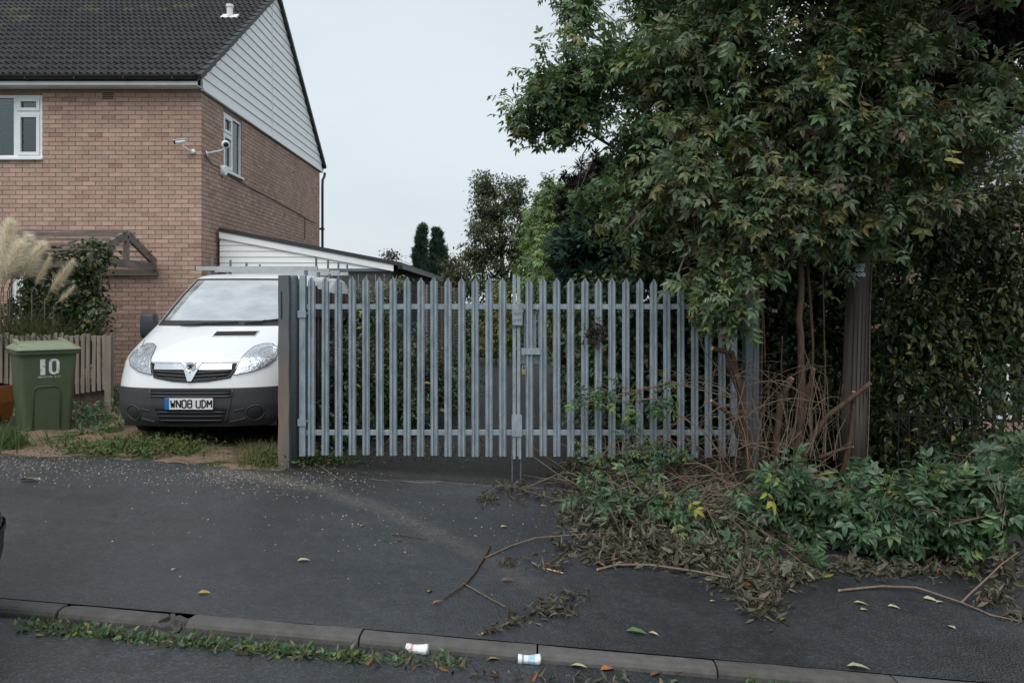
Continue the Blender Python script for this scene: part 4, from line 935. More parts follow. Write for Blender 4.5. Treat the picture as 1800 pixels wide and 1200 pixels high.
for s in (-1, 1):
    mb, _ = poly_patch(CLt, [(s*.72, .72), (s*.97, .70), (s*.985, .90), (s*.78, .92)], .005, 3, .01, 3); mb.build('tail_light', M['orange'], car, local=True, smooth=True)
    mb, _ = poly_patch(CLt, [(s*.84, .50), (s*.95, .50), (s*.95, .55), (s*.84, .55)], .012, 2, 0, 3); mb.build('reflector', M['reflector'], car, local=True)
    mb = MB(); mb.add([(s*(CLt.par(z)[1]+.003), y, z) for y, z in ((.75, 1.0), (1.0, 1.30), (2.1, 1.30), (2.6, 1.0))], [(0, 1, 2, 3)]); mb.build('side_window', M['cabin_d'], car, local=True)
    for a in (.75, 3.2): wheel(car, (s*.75, a, .3), .3, .18)

# ================================================================ palisade gate
GY = 8.0; gs = FPX/GY
def gx(px): return (px-CX)/gs
def gzz(py): return EYE-(py-HY)/gs
PT, PB = gzz(486), gzz(802)
def pale_mesh(h, point=.055):
    prof = [(-.037, .020), (-.033, .019), (-.027, .0), (-.012, .0), (-.003, .020), (.003, .020), (.012, .0), (.027, .0), (.033, .019), (.037, .020)]
    q = MB(); n = len(prof); th = .004
    zt = [h-point*min(1, abs(x)/.030) for x, y in prof]
    vs = [(x, y, 0) for x, y in prof]+[(x, y, h-point*1.02) for x, y in prof]+[(x*.96, y, z) for (x, y), z in zip(prof, zt)]
    vs += [(x, y+th, 0) for x, y in prof]+[(x, y+th, h-point*1.02) for x, y in prof]+[(x*.96, y+th, z) for (x, y), z in zip(prof, zt)]
    fs = []
    for l in (0, 1):
        for k in range(n-1):
            fs.append((l*n+k, l*n+k+1, (l+1)*n+k+1, (l+1)*n+k)); fs.append((3*n+l*n+k, 3*n+(l+1)*n+k, 3*n+(l+1)*n+k+1, 3*n+l*n+k+1))
    for k in range(n-1): fs.append((2*n+k, 2*n+k+1, 5*n+k+1, 5*n+k)); fs.append((k, 3*n+k, 3*n+k+1, k+1))
    for l in (0, 1):
        fs.append((l*n, (l+1)*n, 3*n+(l+1)*n, 3*n+l*n)); fs.append((l*n+n-1, 3*n+l*n+n-1, 3*n+(l+1)*n+n-1, (l+1)*n+n-1))
    q.add(vs, fs); return q.mesh('pale', M['galv'])
pales = [pale_mesh(1.80), pale_mesh(1.80, .05)]
def leaf(name, px0, px1, pxs, label, stile_px):
    g = empty(name, (gx((px0+px1)/2), GY, PB), label, 'gate', 'steel palisade gate leaves')
    for py in (539, 761):
        mb = MB(); mb.box((gx(px0)+.0, GY+.027, gzz(py+4.5)), (gx(px1), GY+.067, gzz(py-4.5))); mb.build('rail', M['galv'], g, bevel=.004)
    for px in pxs:
        link('pale', rnd.choice(pales), g, Vector((gx(px), GY, PB+rnd.uniform(-.006, .006)-.00003*(px-900)))-wloc(g), (0, rnd.uniform(-.003, .003), rnd.uniform(-.05, .05)))
    for p, q, top_ in stile_px:
        mb = MB(); mb.box((gx(p), GY+.0, PB-.0), (gx(q), GY+.068, gzz(top_))); mb.build('stile', M['galv'], g, bevel=.004)
    return g
lp = [546.7+24.06*k for k in range(15)]; rp = [930.7+24.27*k for k in range(15)]
gl = leaf('gate_leaf', 537, 901, lp, 'galvanised palisade gate leaf hung on the timber post by the van', [(526, 536.5, 484), (901, 906.8, 484)])
grt = leaf('gate_leaf', 915, 1290, rp, 'galvanised palisade gate leaf half buried in cut branches, with the padlock', [(908.6, 914.6, 487), (1286, 1296, 486)])
# hinges
for py in (552, 742):
    mb = MB(); z = gzz(py); mb.tube([(gx(508), GY+.03, z), (gx(540), GY+.03, z)], .012, 8); mb.box((gx(523.5), GY-.012, z-.035), (gx(538), GY-.001, z+.035)); h_ = mb.build('hinge', M['galv'], gl)
    for px in (518, 541):
        mb = MB(); mb.lathe([(.022, -.012), (.022, .012)], (gx(px), GY+.03, z), (1, 0, 0), 6); mb.build('nut', M['galv_d'], h_)
# slide latch: cover plate with stamped notice, lower keeper, drop rods
mb = MB(); mb.box((gx(900.5), GY-.030, gzz(571)), (gx(918.5), GY-.004, gzz(534.5))); lp_ = mb.build('latch_cover', M['galv'], grt, bevel=.003)
mb = MB(); mb.box((gx(901.5), GY-.032, gzz(572.2)), (gx(918), GY-.0305, gzz(570.6))); mb.build('cover_lip', M['galv_d'], lp_)
for row, (py, n_) in enumerate(((552, 5), (563, 5))):      # two lines of worn, unreadable stamped characters
    for k in range(n_):
        cx_ = gx(904+k*2.75); cz_ = gzz(py-.35*k); r_ = .0062; mb = MB()
        pts = [Vector((cx_+r_*.8*math.cos(a_)+.25*r_*math.sin(a_), GY-.0312, cz_+r_*2.2*math.sin(a_))) for a_ in np.linspace(.6*k, .6*k+(6.2 if (k+row) % 2 else 4.4), 9)]
        stroke(mb, pts, .0034, .001); mb.build('stamped_mark', M['galv_d'], lp_)
mb = MB(); mb.box((gx(899.5), GY-.016, gzz(767)), (gx(917.5), GY-.002, gzz(729))); mb.build('lower_keeper', M['galv'], gl, bevel=.003)
for px, g in ((900.5, gl), (915.5, grt)):
    mb = MB(); zb_ = float(gz(gx(px)))-.02; mb.tube([(gx(px), GY+.035, gzz(770)), (gx(px), GY+.035, zb_)], .009, 8); mb.build('drop_rod', M['galv_d'], g)
for a, b_, z0, z1 in ((901.5, 906, 806, 768), (911.5, 916, 806, 768)):
    mb = MB(); mb.box((gx(a), GY-.008, gzz(z0)), (gx(b_), GY-.001, gzz(z1))); mb.build('keeper_strip', M['galv'], gl if a < 905 else grt)
# lock box and guard strips on the right leaf
mb = MB(); mb.box((gx(914.8), GY+.070, gzz(640)), (gx(950), GY+.080, gzz(612))); lb = mb.build('lock_plate', M['galv'], grt)
mb = MB(); mb.box((gx(917), GY-.012, gzz(623)), (gx(950), GY-.002, gzz(612))); mb.build('lock_lip', M['galv'], lb)
mb = MB(); mb.box((gx(929), GY+.060, gzz(625)), (gx(950), GY+.069, gzz(622))); mb.build('lock_slot', M['darkgap'], lb)
for a, b_ in ((921, 923.5), (937, 943), (946.5, 949.5)):
    mb = MB(); mb.box((gx(a), GY+.082, gzz(614)), (gx(b_), GY+.088, gzz(540))); mb.build('guard_strip', M['galv'], grt)
c = Vector((gx(920.5), GY-.02, gzz(652)))
pl_ = empty('padlock', c, 'brass padlock hanging from the gate lock plate', 'padlock')
M['brass'] = mk('worn_brass', (.36, .27, .13), .45, .2, 30, metal=.7)
mb = MB(); mb.box(c+Vector((-.02, -.012, -.035)), c+Vector((.02, .012, .012))); mb.build('lock_body', M['brass'], pl_, bevel=.005)
mb = MB(); mb.tube([c+Vector((.014*math.cos(a), 0, .012+.045*max(0, math.sin(a))**.7)) for a in np.linspace(0, math.pi, 11)], .005, 6); mb.build('shackle', M['chrome'], pl_)
# dead leaves caught on the gate, dark tape
# posts
X0, X1 = (488.5-CX)/FPX*7.9, (508-CX)/FPX*7.9
zb_ = float(gz(X0))-.05
tp = empty('timber_gate_post', ((X0+X1)/2, GY-.08, zb_), 'square brown timber post beside the white van', 'post')
mb = MB(); q0 = [(X0, GY-.10), (X1, GY-.10), (X1, GY-.0), (X0, GY-.0)]
n = 8; rings_ = [[(x+.004*math.sin(3*k+x*40), y+.003*math.cos(2*k), zb_+(gzz(484)-zb_)*k/n) for x, y in q0] for k in range(n+1)]
loft(mb, rings_); mb.build('shaft', M['wood_brown'], tp, bevel=.008)
mb = MB(); mb.box((gx(494)*.988, GY-.1025, gzz(560)), (gx(496.2)*.988, GY-.099, gzz(512))); mb.build('split', M['darkgap'], tp)
sp_ = empty('steel_gate_post', (gx(516), GY+.02, zb_), 'round-topped steel gate post carrying the hinges next to the timber post', 'post')
mb = MB(); mb.tube([(gx(512), GY+.03, zb_), (gx(512), GY+.03, gzz(487)), (gx(512), GY+.03, gzz(484.5)), (gx(512), GY+.03, gzz(483.5))], [.062, .062, .058, .045], 16); mb.build('shaft', M['galv_d'], sp_, smooth=True)
mb = MB(); mb.box((gx(1311), GY+.0, float(gz(gx(1320)))-.05), (gx(1335), GY+.14, gzz(470))); rp_ = mb.build('steel_gate_post', M['galv_d'], base=(gx(1323), GY+.07, float(gz(gx(1320)))-.05), bevel=.006)
tag(rp_, 'square steel gate post among the elder stems, right of the gate', 'post')

# ================================================================ close-board fence running back beside the drive
cf = empty('board_fence', (-2.3, 10.5, float(gz(-2.3))), 'dark upright board fence running back between van and lane', 'fence')
y = 8.45; k = 0
while y < 13.2:
    x = -2.34+.03*(y-8.3); zt = 1.95-.045*(y-8.2)+rnd.uniform(-.03, .02); zb_ = float(gz(x)); wv = .125
    mb = MB(); mb.box((x-.011, y, zb_), (x+.011, y+wv, zt)); mb.build('board', M['wood_dark'], cf); y += wv+.045
for z in (.55, 1.62):
    mb = MB(); mb.beam((-2.30, 8.45, z), (-2.16, 13.2, z-.15), .05, .08); mb.build('rail', M['wood_dark'], cf)
for y in (8.45, 10.7, 13.1):
    mb = MB(); x = -2.28+.03*(y-8.3); mb.box((x-.05, y, float(gz(x))), (x+.04, y+.09, 1.9-.045*(y-8.2))); mb.build('post', M['wood_dark'], cf)
# basket-weave panel farther down the lane, blue-grey gate beside it
lf = empty('lattice_panel', (-1.25, 15.2, float(gz(-1.3))), 'weathered slatted trellis panel beyond the gate on the lane', 'fence panel')
a, b_ = P(748, 560, 14.2), P(806, 560, 17.5); A0 = Vector((a.x, a.y, 0)); B0 = Vector((b_.x, b_.y, 0)); zb_, zt = .55, 2.02
for k in range(24):
    z = zb_+(zt-zb_)*k/23; mb = MB(); mb.beam(A0+Vector((0, 0, z)), B0+Vector((0, 0, z)), .012, .042); mb.build('slat', M['wood_h'], lf)
for k in range(6):
    p = A0.lerp(B0, k/5); mb = MB(); mb.beam(p+Vector((.02, 0, zb_-.7 if k in (0, 5) else zb_)), p+Vector((.02, 0, zt+.02)), .03, .03, (0, 1, 0)); mb.build('batten', M['wood_grey'], lf)
bg_ = empty('side_gate', (-1.9, 14, float(gz(-1.9))), 'dark blue-grey boarded side gate behind the palisade', 'gate'); M['slate'] = mk('slate_paint', (.045, .06, .075), .7, .2, 10)
a, b_ = P(676, 560, 13.6), P(742, 560, 14.4)
for k in range(8):
    p = Vector((a.x, a.y, 0)).lerp(Vector((b_.x, b_.y, 0)), k/8); q_ = Vector((a.x, a.y, 0)).lerp(Vector((b_.x, b_.y, 0)), (k+.93)/8); mb = MB()
    mb.beam(Vector((p.x, p.y, .85)), Vector((q_.x, q_.y, .85)), .02, 1.75); mb.build('board', M['slate'], bg_)

# ================================================================ foliage toolkit
def tpl_leaf(w=.45, curl=.12, fold=.10):
    V = np.array([(0, 0, 0), (.30, -w*.46, fold*.6-curl*.05), (.68, -w*.34, fold*.4-curl*.4), (1, 0, -curl), (.68, w*.34, fold*.4-curl*.4), (.30, w*.46, fold*.6-curl*.05), (.48, 0, -curl*.18)])
    return V, [(0, 1, 6), (1, 2, 6), (2, 3, 6), (3, 4, 6), (4, 5, 6), (5, 0, 6)]
def tpl_join(parts):
    Vs, Fs = [], []; b = 0
    for V, F in parts:
        Vs.append(V); Fs += [tuple(b+i for i in f) for f in F]; b += len(V)
    return np.concatenate(Vs), Fs
def rotm(ax, up):
    x = np.array(ax, float); x /= np.linalg.norm(x); z = np.array(up, float); z -= x*z.dot(x); z /= np.linalg.norm(z); return np.stack([x, np.cross(z, x), z], 1)
def tpl_compound(seed, pairs=2, w=.46):
    r = random.Random(seed); parts = [(np.array([(0, -.006, 0), (.62, -.004, -.03), (.62, .004, -.03), (0, .006, 0)]), [(0, 1, 2, 3)])]
    for k in range(pairs):
        x = .22+.36*k/max(1, pairs-1) if pairs > 1 else .3
        for s in (-1, 1):
            V, F = tpl_leaf(w*r.uniform(.85, 1.15), r.uniform(.1, .35), r.uniform(.05, .16)); L = .40*r.uniform(.85, 1.15)
            Rm = rotm((.55+r.uniform(-.15, .15), s*.85, r.uniform(-.35, .1)), (r.uniform(-.2, .2), r.uniform(-.2, .2), 1)); parts.append(((V*L)@Rm.T+np.array((x+r.uniform(-.03, .03), 0, -.02)), F))
    V, F = tpl_leaf(w, .25, .1); parts.append(((V*.45)@rotm((1, r.uniform(-.1, .1), -.25), (0, 0, 1)).T+np.array((.60, 0, -.03)), F))
    return tpl_join(parts)
def tpl_spray(seed, n=7):
    r = random.Random(seed); Vs, Fs = [], []
    for k in range(n):
        a = R(-65+130*k/(n-1)+r.uniform(-8, 8)); L = (1-.45*abs(k-(n-1)/2)/(n/2))*r.uniform(.8, 1.1); d = np.array((math.cos(a), math.sin(a), r.uniform(-.3, .1))); p = np.array((-math.sin(a), math.cos(a), 0))*.055
        b = len(Vs); Vs += [np.zeros(3)-p*.6, d*L*.55-p*1.4, d*L, d*L*.55+p*1.4]; Fs.append((b, b+1, b+2, b+3))
    return np.array(Vs), Fs
def tpl_blade(w=.03, bend=.5):
    V = []; n = 3
    for k in range(n+1):
        s = k/n; V += [(s*(1-.25*bend*s), -w*(1-s*.85), bend*.0-bend*s*s*.55), (s*(1-.25*bend*s), w*(1-s*.85), -bend*s*s*.55)]
    return np.array(V), [(2*k, 2*k+2, 2*k+3, 2*k+1) for k in range(n)]
T = dict(simple=[tpl_leaf(.5, .15, .1), tpl_leaf(.42, .3, .14), tpl_leaf(.55, .05, .06)],
         elder=[tpl_compound(1), tpl_compound(2), tpl_compound(3, 3, .42), tpl_compound(4, 2, .5)],
         spray=[tpl_spray(1), tpl_spray(2), tpl_spray(3, 9)],
         dead=[tpl_leaf(.28, .55, .22), tpl_leaf(.36, -.4, .25), tpl_leaf(.22, .7, .12)],
         blade=[tpl_blade(.03, .3), tpl_blade(.025, .8), tpl_blade(.035, .1)],
         ivy=[tpl_leaf(.85, .1, .12), tpl_leaf(.75, .25, .1)],
         thread=[tpl_blade(.009, .4), tpl_blade(.012, .9)])
def unit(a): return a/np.maximum(np.linalg.norm(a, axis=1, keepdims=True), 1e-9)
def frames(axis, up):
    x = unit(axis); z = up-x*np.sum(up*x, 1, keepdims=True); z = unit(z); y = np.cross(z, x); return np.stack([x, y, z], 2)
def cloud(name, tpls, pos, axis, up, size, cols, m, parent=None, off=(0, 0, 0)):
    pick = rng.integers(0, len(tpls), len(pos)); Fm = frames(axis, up); Vs, Ls, Ps, Cs = [], [], [], []; base = 0
    for ti, (V, F) in enumerate(tpls):
        ix = np.nonzero(pick == ti)[0]
        if not len(ix): continue
        W = np.einsum('nij,kj->nki', Fm[ix], V)*size[ix, None, None]+pos[ix, None, :]; k = len(V); Vs.append(W.reshape(-1, 3))
        fl = np.array([i for f in F for i in f]); Ls.append((base+np.arange(len(ix))[:, None]*k+fl[None]).ravel()); Ps.append(np.tile([len(f) for f in F], len(ix))); Cs.append(np.repeat(cols[ix], k, 0)); base += len(ix)*k
    me = fast_mesh(name, np.concatenate(Vs)-np.array(off), np.concatenate(Ps), np.concatenate(Ls), np.concatenate(Cs)); me.materials.append(m)
    o = link(name, me, parent); o['kind'] = 'stuff'; return o
def palette(n, pal, spread=.25):
    """pal: list of (weight, rgb)"""
    w_ = np.array([p[0] for p in pal], float); ix = rng.choice(len(pal), n, p=w_/w_.sum()); c = np.array([p[1] for p in pal])[ix]
    return c*rng.uniform(1-spread, 1+spread, (n, 1))*rng.uniform(.92, 1.08, (n, 3))
def blobs_px(lst):                               # (px, py, depth, rx_px, rz_px, ry_m, weight)
    o = []
    for px, py, Y, rx, rz, ry, *wt in lst:
        c = P(px, py, Y); s = Y/FPX; o.append((np.array(c), np.array((rx*s, ry, rz*s)), wt[0] if wt else rx*rz/4000.))
    return o
def clumps(bl, n, lo=.45):
    w_ = np.array([b[2] for b in bl]); ix = rng.choice(len(bl), n, p=w_/w_.sum()); d = unit(rng.normal(size=(n, 3))); r = lo+(1-lo)*rng.random((n, 1))**.6
    c = np.array([b[0] for b in bl])[ix]; R_ = np.array([b[1] for b in bl])[ix]; return c+d*r*R_, d
def hollow(p, thr):                              # keeps clumps where a slow 3-D wave is high, so the crown has hollows
    v = np.sin(p[:, 0]*4.1+1.3*np.sin(p[:, 2]*2.3))+np.sin(p[:, 1]*3.7+1.1+p[:, 0]*1.3)+np.sin(p[:, 2]*4.7+.7+1.2*np.sin(p[:, 0]*2.9)); return v > thr
def spread(cc, dd, per, sig):
    n = len(cc)*per; p = np.repeat(cc, per, 0)+rng.normal(size=(n, 3))*sig*np.array((1, 1, .75)); d = np.repeat(dd, per, 0); return p, d
def orient(d, out=.5, rand=.8, droop=.35, upw=.9):
    n = len(d); ax = d*out+rng.normal(size=(n, 3))*rand*.6+np.array((0, 0, -droop)); up = np.array((0, -.25, upw))+rng.normal(size=(n, 3))*.45+d*.2; return ax, up
def branches(name, root_pts, cc, m, parent, k, r0=.012, sag=.1, n=5, rtip=.0035):
    """twigs from a stem point to chosen clump centres"""
    mb = MB(); ix = rng.choice(len(cc), min(k, len(cc)), replace=False); rp_ = [Vector(p) for p in root_pts]
    for i in ix:
        c = Vector(cc[i]); a = min(rp_, key=lambda p: (p-c).length+rnd.uniform(0, .8)); mid = a.lerp(c, .5)+Vector((rnd.uniform(-.12, .12), rnd.uniform(-.12, .12), sag+rnd.uniform(-.05, .1)))
        L = (c-a).length; mb.tube([a, a.lerp(mid, .5)+Vector((0, 0, sag*.4)), mid, mid.lerp(c, .55), c], [r0*(.6+L*.25), r0*.8, r0*.6, r0*.4, rtip], n, False)
    o = mb.build(name, m, parent, smooth=True, fix=False); o['kind'] = 'stuff'; return o
def leaf_objects(parent, tpls, pos, axis, up, size, cols, m, k, front=True):
    """the k leaves nearest the camera become parts of their own; returns the mask of the rest"""
    px = CX+FPX*pos[:, 0]/pos[:, 1]; py = HY-FPX*(pos[:, 2]-EYE)/pos[:, 1]; ok = (px > 5) & (px < 1795) & (py > 5) & (py < 1195)
    sc_ = np.where(ok, size/pos[:, 1], -1); ix = np.argsort(-sc_)[:k]; Fm = frames(axis, up); meshes = {}; wl = wloc(parent)
    qs = np.clip((cols*1).astype(float), 0, 1)
    for i in ix:
        ti = int(rng.integers(len(tpls))); key = (ti, int(rng.integers(6)))
        if key not in meshes:
            V, F = tpls[ti]; j = int(rng.choice(ix)); me = fast_mesh('leaf', V, [len(f) for f in F], [v for f in F for v in f], np.repeat(qs[j:j+1], len(V), 0)); me.materials.append(m); meshes[key] = me
        o = bpy.data.objects.new('leaf', meshes[key]); col.objects.link(o); o.parent = parent
        Mx = Matrix([[*(Fm[i][r_]*size[i]), pos[i][r_]-wl[r_]] for r_ in range(3)]+[[0, 0, 0, 1]]); o.matrix_basis = Mx
    mask = np.ones(len(pos), bool); mask[ix] = False; return mask
GREEN = [(5, (.085, .145, .052)), (4, (.10, .165, .066)), (3, (.070, .125, .060)), (1.2, (.165, .205, .07)), (.35, (.25, .23, .07))]
ELDER = [(5, (.084, .135, .064)), (4, (.105, .15, .074)), (2.5, (.13, .165, .08)), (1.6, (.175, .19, .073)), (.5, (.26, .22, .075)), (.12, (.11, .075, .055)), (.4, (.18, .135, .09))]
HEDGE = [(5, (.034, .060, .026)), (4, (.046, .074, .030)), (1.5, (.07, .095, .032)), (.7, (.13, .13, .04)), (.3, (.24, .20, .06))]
FRESH = [(5, (.055, .108, .052)), (4, (.065, .125, .064)), (2, (.09, .155, .06)), (.7, (.17, .23, .06)), (.12, (.33, .31, .06))]
CONIF = [(5, (.035, .070, .052)), (3, (.046, .088, .060)), (1, (.06, .09, .045)), (.5, (.09, .065, .032))]
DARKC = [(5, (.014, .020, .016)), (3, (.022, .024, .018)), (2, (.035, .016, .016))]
DEADP = [(4, (.085, .074, .054)), (4, (.12, .104, .076)), (3.5, (.085, .092, .060)), (2, (.055, .040, .030)), (2.5, (.17, .155, .115)), (1.5, (.10, .115, .072)), (.25, (.16, .075, .035))]
def stems(parent, lst, m, name='stem', cut=True):
    """lst: (list of (px, py, depth)), r0_m, r1_m, cut?"""
    roots = []
    for pts, r0, r1, *c in lst:
        path = [P(*p) for p in pts]; fine = []
        for a, b in zip(path[:-1], path[1:]):
            for k in range(4): fine.append(a.lerp(b, k/4)+Vector((rnd.uniform(-1, 1), rnd.uniform(-1, 1), 0))*r0*.25)
        fine.append(path[-1]); n = len(fine); rad = [(r0+(r1-r0)*k/(n-1))*(rnd.uniform(.88, 1.14) if k < n-1 else 1) for k in range(n)]
        mb = MB(); mb.tube(fine, rad, 9); o = mb.build(name, m, parent, smooth=True); roots += fine[n//3:]
        if c and c[0]:
            d = (fine[-1]-fine[-2]).normalized(); mb = MB(); mb.lathe([(r1*.96, 0), (r1*.9, .003), (0, .004)], fine[-1]-d*.001, tuple(d), 9); mb.build('cut_face', M['cutwood'], o)
    return roots
def tree(name, label, cat, base, bl, ncl, per, sig, tpl, sz, pal, m, barkm, stem_list, group=None, nleaf=0, ntw=60, ori=(.5, .8, .35), lo=.45, tw_r=.012, thr=-9, shoots=0, twm=None, twr=.0035):
    e = empty(name, base, label, cat, group); roots = stems(e, stem_list, barkm, 'trunk')
    cc, dd = clumps(bl, ncl, lo); kp_ = hollow(cc, thr); cc, dd = cc[kp_], dd[kp_]
    tone = rng.uniform(.62, 1.3, (len(cc), 1))
    pos, d = spread(cc, dd, per, sig); ck = np.repeat(tone, per, 0)
    if shoots:                                    # long shoots that break the outline, leaves set along them
        ix = rng.choice(len(cc), shoots, replace=False); mb = MB(); ps, ds = [], []
        for i in ix:
            c = cc[i]; g = unit((dd[i]*np.array((1, 1, .6))+rng.normal(size=3)*.35+np.array((0, 0, .25)))[None])[0]; L = rng.uniform(.25, .65); k = int(L/.045); q = [c+g*L*f+np.array((0, 0, -.35*L*f*f)) for f in np.linspace(0, 1, 6)]
            mb.tube([Vector(v) for v in q], [.006, .005, .0045, .004, .003, .002], 5, False)
            for f in rng.random(k): ps.append(c+g*L*f+np.array((0, 0, -.35*L*f*f))); ds.append(g*.5+rng.normal(size=3)*.6)
        pos = np.concatenate([pos, np.array(ps)]); d = np.concatenate([d, unit(np.array(ds))]); ck = np.concatenate([ck, rng.uniform(.8, 1.35, (len(ps), 1))])
        mb.build('shoots', twm or barkm, e, smooth=True, fix=False)['kind'] = 'stuff'
    qx = CX+FPX*pos[:, 0]/pos[:, 1]; qy = HY-FPX*(pos[:, 2]-EYE)/pos[:, 1]; cl_ = ~((qx > 1488) & (qx < 1540) & (qy > 425) & (qy < 505) & (pos[:, 1] < 8.5))   # trimmed clear of the pole's number discs
    pos, d, ck = pos[cl_], d[cl_], ck[cl_]
    ax, up = orient(d, *ori); size = sz[0]+(sz[1]-sz[0])*rng.random(len(pos))**1.3; cols = palette(len(pos), pal)*ck
    mask = leaf_objects(e, T[tpl], pos, ax, up, size, cols, m, nleaf) if nleaf else np.ones(len(pos), bool)
    cloud('crown', T[tpl], pos[mask], ax[mask], up[mask], size[mask], cols[mask], m, e, wloc(e))
    if ntw and roots: branches('branchwork', roots, cc, twm or barkm, e, ntw, tw_r, rtip=twr)
    return e

# ================================================================ far trees
z0 = -.1
tree('broadleaf_tree', 'tall airy dark green broadleaf tree beyond the end of the lane', 'tree', (-.8, 34, z0),
     blobs_px([(868, 350, 34, 40, 40, 1.0), (900, 400, 34, 45, 55, 1.2), (850, 420, 34, 38, 50, 1.1), (880, 470, 34, 55, 40, 1.2), (832, 470, 34, 25, 30, .8), (930, 450, 34, 30, 60, 1.0), (850, 325, 34, 20, 22, .6), (905, 340, 34, 25, 25, .6), (945, 385, 33, 22, 35, .6)]),
     330, 60, .16, 'simple', (.10, .17), [(5, (.085, .11, .062)), (3, (.105, .12, .07)), (2, (.09, .085, .055))], M['leaf_matt'], M['bark_d'],
     [([(885, 560, 34), (884, 480, 34), (880, 420, 34), (870, 350, 34)], .16, .04), ([(885, 500, 34), (905, 440, 34), (915, 390, 34)], .08, .03), ([(884, 490, 34), (858, 440, 34), (848, 390, 34)], .08, .03), ([(893, 560, 34.4), (900, 470, 34.4), (925, 430, 34)], .1, .03)], ntw=150, tw_r=.02)
for px, top_, hw, lab in ((741, 401, 17, 'pointed dark green conifer behind the shed roof, the slimmer of a pair'), (770, 402, 27, 'pointed dark green conifer behind the shed roof, the broader of a pair')):
    Y = 30; e_b = P(px, 560, Y); bl = []
    for k in range(9):
        f = k/8; bl.append((px+rnd.uniform(-3, 3), top_+6+f*92, Y, 1+hw*f**1.25, 8, .05+.6*f, .3+f))
    tree('conifer_tree', lab, 'tree', (e_b.x, Y, z0), blobs_px(bl), 420, 16, .05, 'spray', (.10, .28), CONIF, M['needle'], M['bark_d'], [([(px, 560, Y), (px, top_+4, Y)], .12, .015)], 'conifers behind the shed', ntw=0, ori=(.5, .5, -.9))
tree('small_tree', 'dull olive bush low behind the shed between conifers and broadleaf tree', 'shrub', (-1.9, 28, z0), blobs_px([(800, 480, 28, 22, 26, .6), (815, 500, 28, 22, 30, .6), (690, 447, 32, 10, 6, .3), (785, 505, 28, 20, 20, .6)]), 90, 40, .14, 'simple', (.09, .15), [(3, (.06, .06, .04)), (3, (.07, .08, .04)), (1, (.12, .11, .06))], M['leaf_matt'], M['bark_d'], [([(803, 600, 28), (803, 480, 28)], .05, .02)], ntw=30)
tree('feathery_tree', 'bright green feathery tree standing over the lane behind the gate', 'tree', (.9, 15, z0),
     blobs_px([(962, 385, 13.5, 26, 40, .4), (968, 440, 13.5, 32, 45, .5), (985, 480, 13, 35, 40, .5), (1000, 380, 13.5, 30, 30, .4), (975, 345, 13.6, 20, 28, .35), (945, 420, 15.5, 16, 40, .4), (940, 490, 15, 18, 40, .5)]), 170, 34, .11, 'elder', (.12, .2), [(5, (.11, .19, .06)), (3, (.14, .22, .07)), (1, (.21, .24, .08))], M['leaf'], M['bark_d'],
     [([(990, 640, 15), (985, 500, 15), (970, 400, 15)], .05, .015)], ntw=50, ori=(.4, .7, .7))
tree('cypress', 'blue-green cypress with layered sprays behind the palisade gate', 'tree', (1.1, 11, z0),
     blobs_px([(1015, 440, 11, 34, 40, .5), (1050, 405, 11, 42, 36, .5), (1060, 460, 11, 60, 45, .6), (1025, 480, 11, 40, 36, .5), (1100, 430, 11, 60, 70, .6)]),
     280, 24, .09, 'spray', (.10, .2), CONIF, M['needle'], M['bark_d'], [([(1060, 800, 11), (1055, 500, 11), (1040, 380, 11)], .10, .03)], ntw=40, ori=(.9, .5, .05))
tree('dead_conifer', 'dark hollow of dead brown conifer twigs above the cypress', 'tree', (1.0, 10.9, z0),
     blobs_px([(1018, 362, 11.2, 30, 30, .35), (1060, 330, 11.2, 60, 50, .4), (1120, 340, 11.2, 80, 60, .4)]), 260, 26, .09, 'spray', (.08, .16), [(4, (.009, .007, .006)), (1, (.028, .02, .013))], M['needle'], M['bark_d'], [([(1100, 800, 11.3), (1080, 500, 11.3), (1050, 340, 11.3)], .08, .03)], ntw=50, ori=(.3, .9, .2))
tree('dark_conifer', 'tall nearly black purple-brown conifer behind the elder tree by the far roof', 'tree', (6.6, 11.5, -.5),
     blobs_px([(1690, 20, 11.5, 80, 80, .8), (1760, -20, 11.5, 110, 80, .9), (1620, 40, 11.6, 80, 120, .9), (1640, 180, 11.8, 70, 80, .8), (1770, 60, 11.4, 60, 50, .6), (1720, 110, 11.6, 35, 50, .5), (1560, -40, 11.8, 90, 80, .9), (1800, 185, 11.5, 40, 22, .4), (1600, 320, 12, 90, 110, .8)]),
     520, 26, .13, 'spray', (.13, .26), DARKC, M['needle'], M['bark_d'], [([(1640, 820, 11.8), (1640, 300, 11.8), (1660, -60, 11.8)], .22, .08)], ntw=80, ori=(.7, .7, .1), tw_r=.02)

